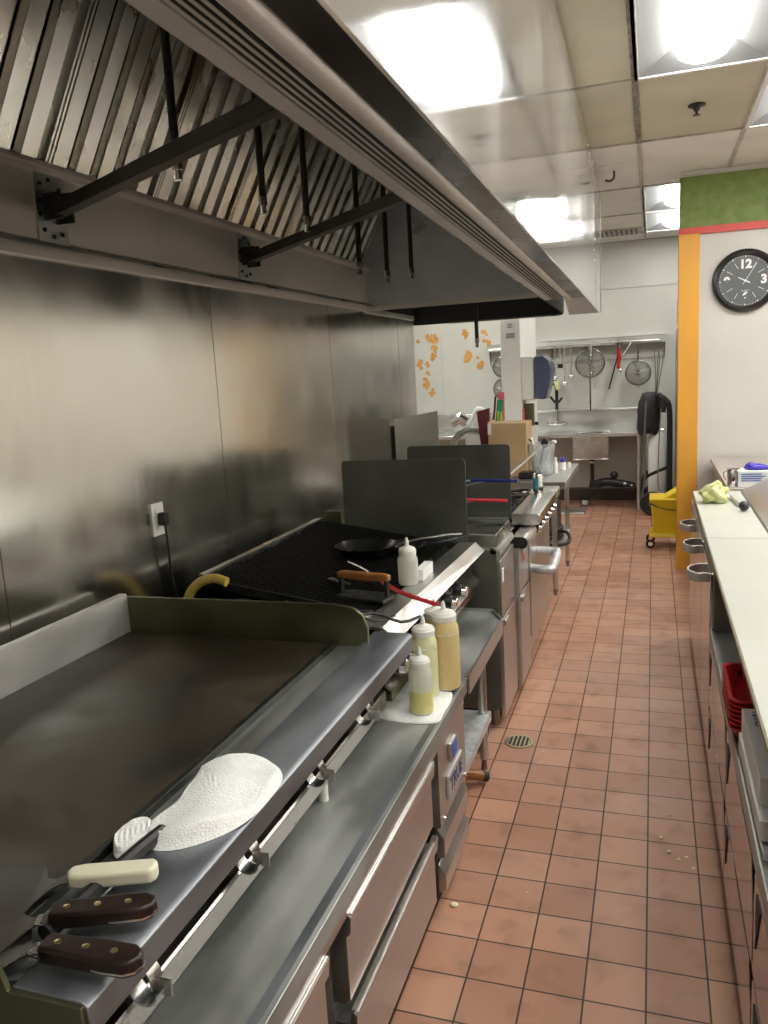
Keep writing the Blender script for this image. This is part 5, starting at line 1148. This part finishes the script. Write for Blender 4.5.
for y0, y1 in ((3.175, 3.74), (3.75, 4.33), (4.34, 4.92)):
    b = nb(); box(b, PX - .006, PX + .012, y0 + .004, y1 - .004, .10, .852); d = obj('door', b, 'prep_steel', pt, bevel=.003)
for y, nme in ((3.42, 0), (3.93, 1), (4.42, 2)):
    b = nb(); P = [(PX - .006, y - .03), (PX - .045, y - .035), (PX - .076, y + .02), (PX - .072, y + .08), (PX - .035, y + .13), (PX - .006, y + .14)]
    Pc = catmull([(p[0], p[1], 0) for p in P], 5)
    inn = []
    for i, p in enumerate(Pc):
        dd = (Pc[min(i + 1, len(Pc) - 1)] - Pc[max(i - 1, 0)]).normalized(); inn.append(p + Vector((dd.y, -dd.x, 0)) * -.008 * -1)
    prism(b, [(p.x, p.y) for p in Pc] + [(p.x, p.y) for p in inn[::-1]], 'xy', .762, .80); obj('door_handle', b, 'steel', pt, bevel=.002)
def rdrawer(y0, y1, z0, z1):
    b = nb(); prism(b, [(y0 + .004, z0), (y1 - .004, z0), (y1 - .004, z1), (y0 + .05, z1), (y0 + .004, z1 - .09)], 'yz', PX - .006, PX + .010); d = obj('drawer', b, 'prep_steel', pt, bevel=.002)
    b = nb(); prism(b, [(y1 - .05, z0 + .09), (y1 - .05, z1 - .02), (y1 - .115, z1 - .02)], 'yz', PX - .0085, PX - .0045); obj('handle_recess', b, 'void', d)
for a, c in ((.34, 1.02), (1.04, 1.70), (1.72, 2.40), (2.42, 3.15)):
    rdrawer(a, c, .345, .582); rdrawer(a, c, .09, .325)
bm = nb(); box(bm, PX - .002, PX + .011, .30, 3.16, .326, .343); obj('mid_rail', bm, 'prep_steel', pt)
# sloped lid of the topping rail behind the boards
lid = thing('topping_lid', 'sloped stainless lid of the topping rail behind the cutting boards', 'lid', (.8, 3.6, .88))
bm = nb(); prism(bm, [(.475, .88), (.475, .905), (.62, .985), (1.0, 1.0), (1.0, .88)], 'xz', 3.5, 4.88); obj('lid_shell', bm, 'steel', lid, bevel=.004)
bm = nb(); prism(bm, [(.475, .88), (.475, .905), (.62, .985), (1.0, 1.0), (1.0, .88)], 'xz', 1.0, 3.48); obj('lid_shell', bm, 'steel', lid, bevel=.004)
bm = nb(); tube(bm, [(.55, 4.05, .955), (.55, 4.04, .975), (.57, 4.2, .985), (.57, 4.21, .96)], .006, smooth=3); obj('lid_handle', bm, 'chrome', lid)
# cutting boards
def board(label, y0, y1, z):
    b = nb(); box(b, PX + .006, .468, y0, y1, z, z + .019); t = thing('cutting_board', label, 'cutting board', (.34, (y0 + y1) / 2, z)); o = obj('board_slab', b, 'board', t, bevel=.003)
    b = nb(); box(b, PX + .004, PX + .006, y0 + .003, y1 - .003, z, z + .015); obj('worn_edge', b, 'board_edge', t)
board('long white cutting board nearest the camera on the prep counter', .55, 3.60, .880)
board('cream stained cutting board at the far end of the prep counter', 3.61, 4.90, .880)
# things on the boards
t = thing('cabbage_half', 'pale yellow-green cabbage half on the far cutting board', 'cabbage', (.305, 4.50, .9))
b = nb(); bmesh.ops.create_icosphere(b, subdivisions=4, radius=.062)
for v in b.verts:
    p = v.co; n_ = .010 * math.sin(p.x * 90 + 2 * math.sin(p.z * 60)) + .008 * math.sin(p.y * 120 + p.z * 80); v.co = p * (1 + n_ / .062); v.co.z = max(-.045, v.co.z * 1.0)
    v.co.x *= 1.0
for v in b.verts: v.co += Vector((0, 0, .045))
obj('cabbage_head', b, 'lettuce', t, W=False, angle=180)
b = nb(); ball(b, (.045, .05, .02), .03, 12, (1.2, .9, .7)); obj('cut_stalk', b, 'board', t, W=False)
t = thing('paring_tool', 'short knife with a black round end lying on the far cutting board', 'knife', (.41, 4.30, .9))
b = nb(); tube(b, [(.395, 4.62, .910), (.415, 4.36, .914)], .010, seg=10, flat=.6); obj('blade', b, 'steel', t)
b = nb(); ball(b, (.425, 4.25, .925), .026, 14, (1, 1.2, .95)); obj('grip_end', b, 'black_plastic', t)
t = thing('counter_scraper', 'tilted brown-edged steel sheet behind the cabbage', 'sheet', (.45, 4.95, .87))
# low shelf / box group on the partition side
t = thing('side_counter', 'steel side counter beyond the prep table against the clock wall', 'counter', (.8, 5.8, 0))
bm = nb(); box(bm, .415, 1.2, 5.05, 6.6, .86, .89); obj('counter_top', bm, 'wood', t) if False else obj('counter_top', bm, 'hood_band', t, bevel=.003)
bm = nb(); box(bm, .43, 1.2, 5.07, 6.6, .0, .86); obj('counter_body', bm, 'prep_steel', t)
bpy.data.objects.remove(bpy.data.objects['counter_scraper'])
t = thing('glove_box', 'white box with blue print beside the far end of the cutting board', 'box', (.57, 5.15, .891))
bm = nb(); box(bm, .475, .70, 5.09, 5.22, .891, .985); obj('carton', bm, 'paper', t, bevel=.002)
bm = nb()
for k in range(4): box(bm, .49, .62 - .02 * (k % 2), 5.088, 5.09, .925 + .013 * k, .931 + .013 * k)
obj('print', bm, 'label_blue', t)
bm = nb(); ball(bm, (.575, 5.15, 1.0), .055, 16, (1.2, .7, .42)); ball(bm, (.545, 5.14, 1.01), .03, 12, (1, .8, .7)); ball(bm, (.61, 5.15, .998), .04, 12, (1.2, .6, .4)); tag(obj('violet_glove', bm, 'violet', angle=180), 'crumpled violet glove on top of the white box', 'glove')
t = thing('steel_cup', 'small steel cup left of the white box', 'cup', (.45, 5.14, .891))
b = nb(); lathe(b, [(.028, 0), (.03, .004), (.034, .10), (.037, .103), (.033, .102), (.029, .006), (.001, .005)], seg=26, cap=False); obj('cup_body', b, 'chrome', t, W=False)
b = nb(); tube(b, [(-.034, 0, .09), (-.05, 0, .08), (-.048, 0, .05), (-.032, 0, .04)], .004, smooth=3); obj('handle', b, 'chrome', t, W=False)

# red baskets stacked on the shelf
rb = None
n_b = 7; BL, BW = .29, .20
def red_basket():
    t = thing('red_basket', '', 'basket', (PX + .085, 2.31, .631), 0, 'nested red plastic food baskets')
    def ring(b, hx, hy, z, r=.03, n=5):
        P = []
        for (sx, sy, a0) in ((1, 1, 0), (-1, 1, PI / 2), (-1, -1, PI), (1, -1, 1.5 * PI)):
            for k in range(n + 1): a = a0 + PI / 2 * k / n; P.append((sx * (hx - r) + r * math.cos(a), sy * (hy - r) + r * math.sin(a), z))
        return [b.verts.new(p) for p in P]
    b = nb(); R = [ring(b, .075, .115, .0), ring(b, .078, .118, .004), ring(b, .098, .142, .052), ring(b, .104, .148, .054), ring(b, .104, .148, .058), ring(b, .095, .139, .057), ring(b, .075, .115, .006), ring(b, .07, .11, .004)]
    for a, c in zip(R, R[1:]):
        for i in range(len(a)): j = (i + 1) % len(a); b.faces.new((a[i], a[j], c[j], c[i]))
    b.faces.new(R[0][::-1]); b.faces.new(R[-1]); obj('basket_shell', b, 'red_plastic', t, W=False, angle=50)
    b = nb()
    for k in range(5): box(b, -.06 + k * .026, -.05 + k * .026, .1215, .1225, .015, .045)
    obj('lattice', b, 'void', t, W=False)
    return t
names = ['lowest', 'second from the bottom', 'third from the bottom', 'middle', 'third from the top', 'second from the top', 'topmost']
for k in range(n_b):
    lb = names[k] + ' of the nested red plastic baskets on the open shelf'
    if k == 0: rb = red_basket(); rb['label'] = lb
    else: dup(rb, (PX + .085 + .001 * (k % 2), 2.31, .631 + k * .013), 0, lb)
# white boxes
def wbox(name, label, x0, x1, y0, y1, z0, z1, txt, size):
    t = thing(name, label, 'box', ((x0 + x1) / 2, (y0 + y1) / 2, z0)); b = nb(); box(b, x0, x1, y0, y1, z0, z1); obj('carton', b, 'paper', t, bevel=.002)
    mtx = Matrix.Translation(((x0 + x1) / 2 - .015, (y0 + y1) / 2 + .12, z1 + .0008)) @ Matrix.Rotation(PI / 2, 4, 'Z')
    obj('lettering', text_bm(txt, size, mtx, .0004, .0005), 'label_blue', t)
    b = nb(); cyl(b, ((x0 + x1) / 2 + .01, y0 + .05, z1), ((x0 + x1) / 2 + .01, y0 + .05, z1 + .001), .014, seg=20); obj('round_print', b, 'ink', t)
wbox('film_box', 'long white cutter box with blue letters, upper of two on the open shelf', PX + .006, PX + .106, 1.76, 2.13, .700, .765, 'OWN', .035)
wbox('flat_box', 'wider white box underneath the long cutter box', PX + .0, PX + .16, 1.70, 2.13, .652, .699, 'U', .03)
t = thing('white_tray', 'pale plastic tray under the white boxes on the open shelf', 'tray', (PX + .1, 1.9, .631))
b = nb(); box(b, PX + .003, PX + .30, 1.66, 2.15, .632, .640); box(b, PX + .003, PX + .30, 1.66, 1.67, .64, .652); box(b, PX + .003, PX + .008, 1.66, 2.15, .64, .651); obj('tray_body', b, 'white_plastic', t, bevel=.003)

# ================================================================== FLOOR DETAILS
t = thing('floor_drain', 'round brass floor drain grate in the tiles', 'floor drain', (-.568, 3.375, 0))
b = nb(); lathe(b, [(.058, 0), (.064, .001), (.064, .005), (.054, .006), (.052, .003)], (-.568, 3.375, 0), 36); obj('drain_ring', b, 'drain', t)
b = nb(); cyl(b, (-.568, 3.375, .003), (-.568, 3.375, .0045), .053, seg=32); obj('drain_well', b, 'void', t)
b = nb()
for k in range(6):
    x = -.045 + k * .018; h_ = math.sqrt(.053 ** 2 - x * x); box(b, -.568 + x - .0035, -.568 + x + .0035, 3.375 - h_, 3.375 + h_, .0045, .007)
obj('grate_bar', b, 'drain', t)
CR_ = [(-.59, 2.21, .014), (-.38, 2.33, .004), (-.06, 3.55, .006), (.02, 3.9, .006), (.03, 2.74, .008), (.055, 2.66, .009), (.085, 2.62, .008), (.11, 2.64, .007), (.13, 2.58, .007), (.06, 2.9, .006), (-.2, 4.6, .008), (.10, 5.0, .009), (.05, 4.2, .008), (-.45, 3.3, .005), (-.62, 4.9, .006)]
CL = ['yellow food crumb on the tile beside the drawer base', 'tiny crumb one tile right of the yellow crumb', 'small crumb in the middle of the aisle, a little beyond the floor drain', 'small crumb near the right cabinets beyond the drain',
      'leftmost of the pale crumb cluster near the right cabinets', 'second from the left in the crumb cluster near the right cabinets', 'middle crumb of the cluster near the right cabinets', 'fourth crumb of the cluster near the right cabinets',
      'crumb of the cluster closest to the right cabinets', 'crumb just behind the crumb cluster', 'small crumb in the aisle beside the range', 'pale crumb on the floor near the orange post', 'pale crumb between the orange post and the drain, by the right cabinets',
      'tiny crumb right of the floor drain', 'tiny crumb by the leg of the work table']
for k, (x, y, r) in enumerate(CR_):
    b = nb(); ball(b, (x, y, r * .35), r, 8, (1, .8, .4)); o = obj('food_crumb', b, 'crumb')
    tag(o, CL[k], 'crumb', 'crumbs on the floor')
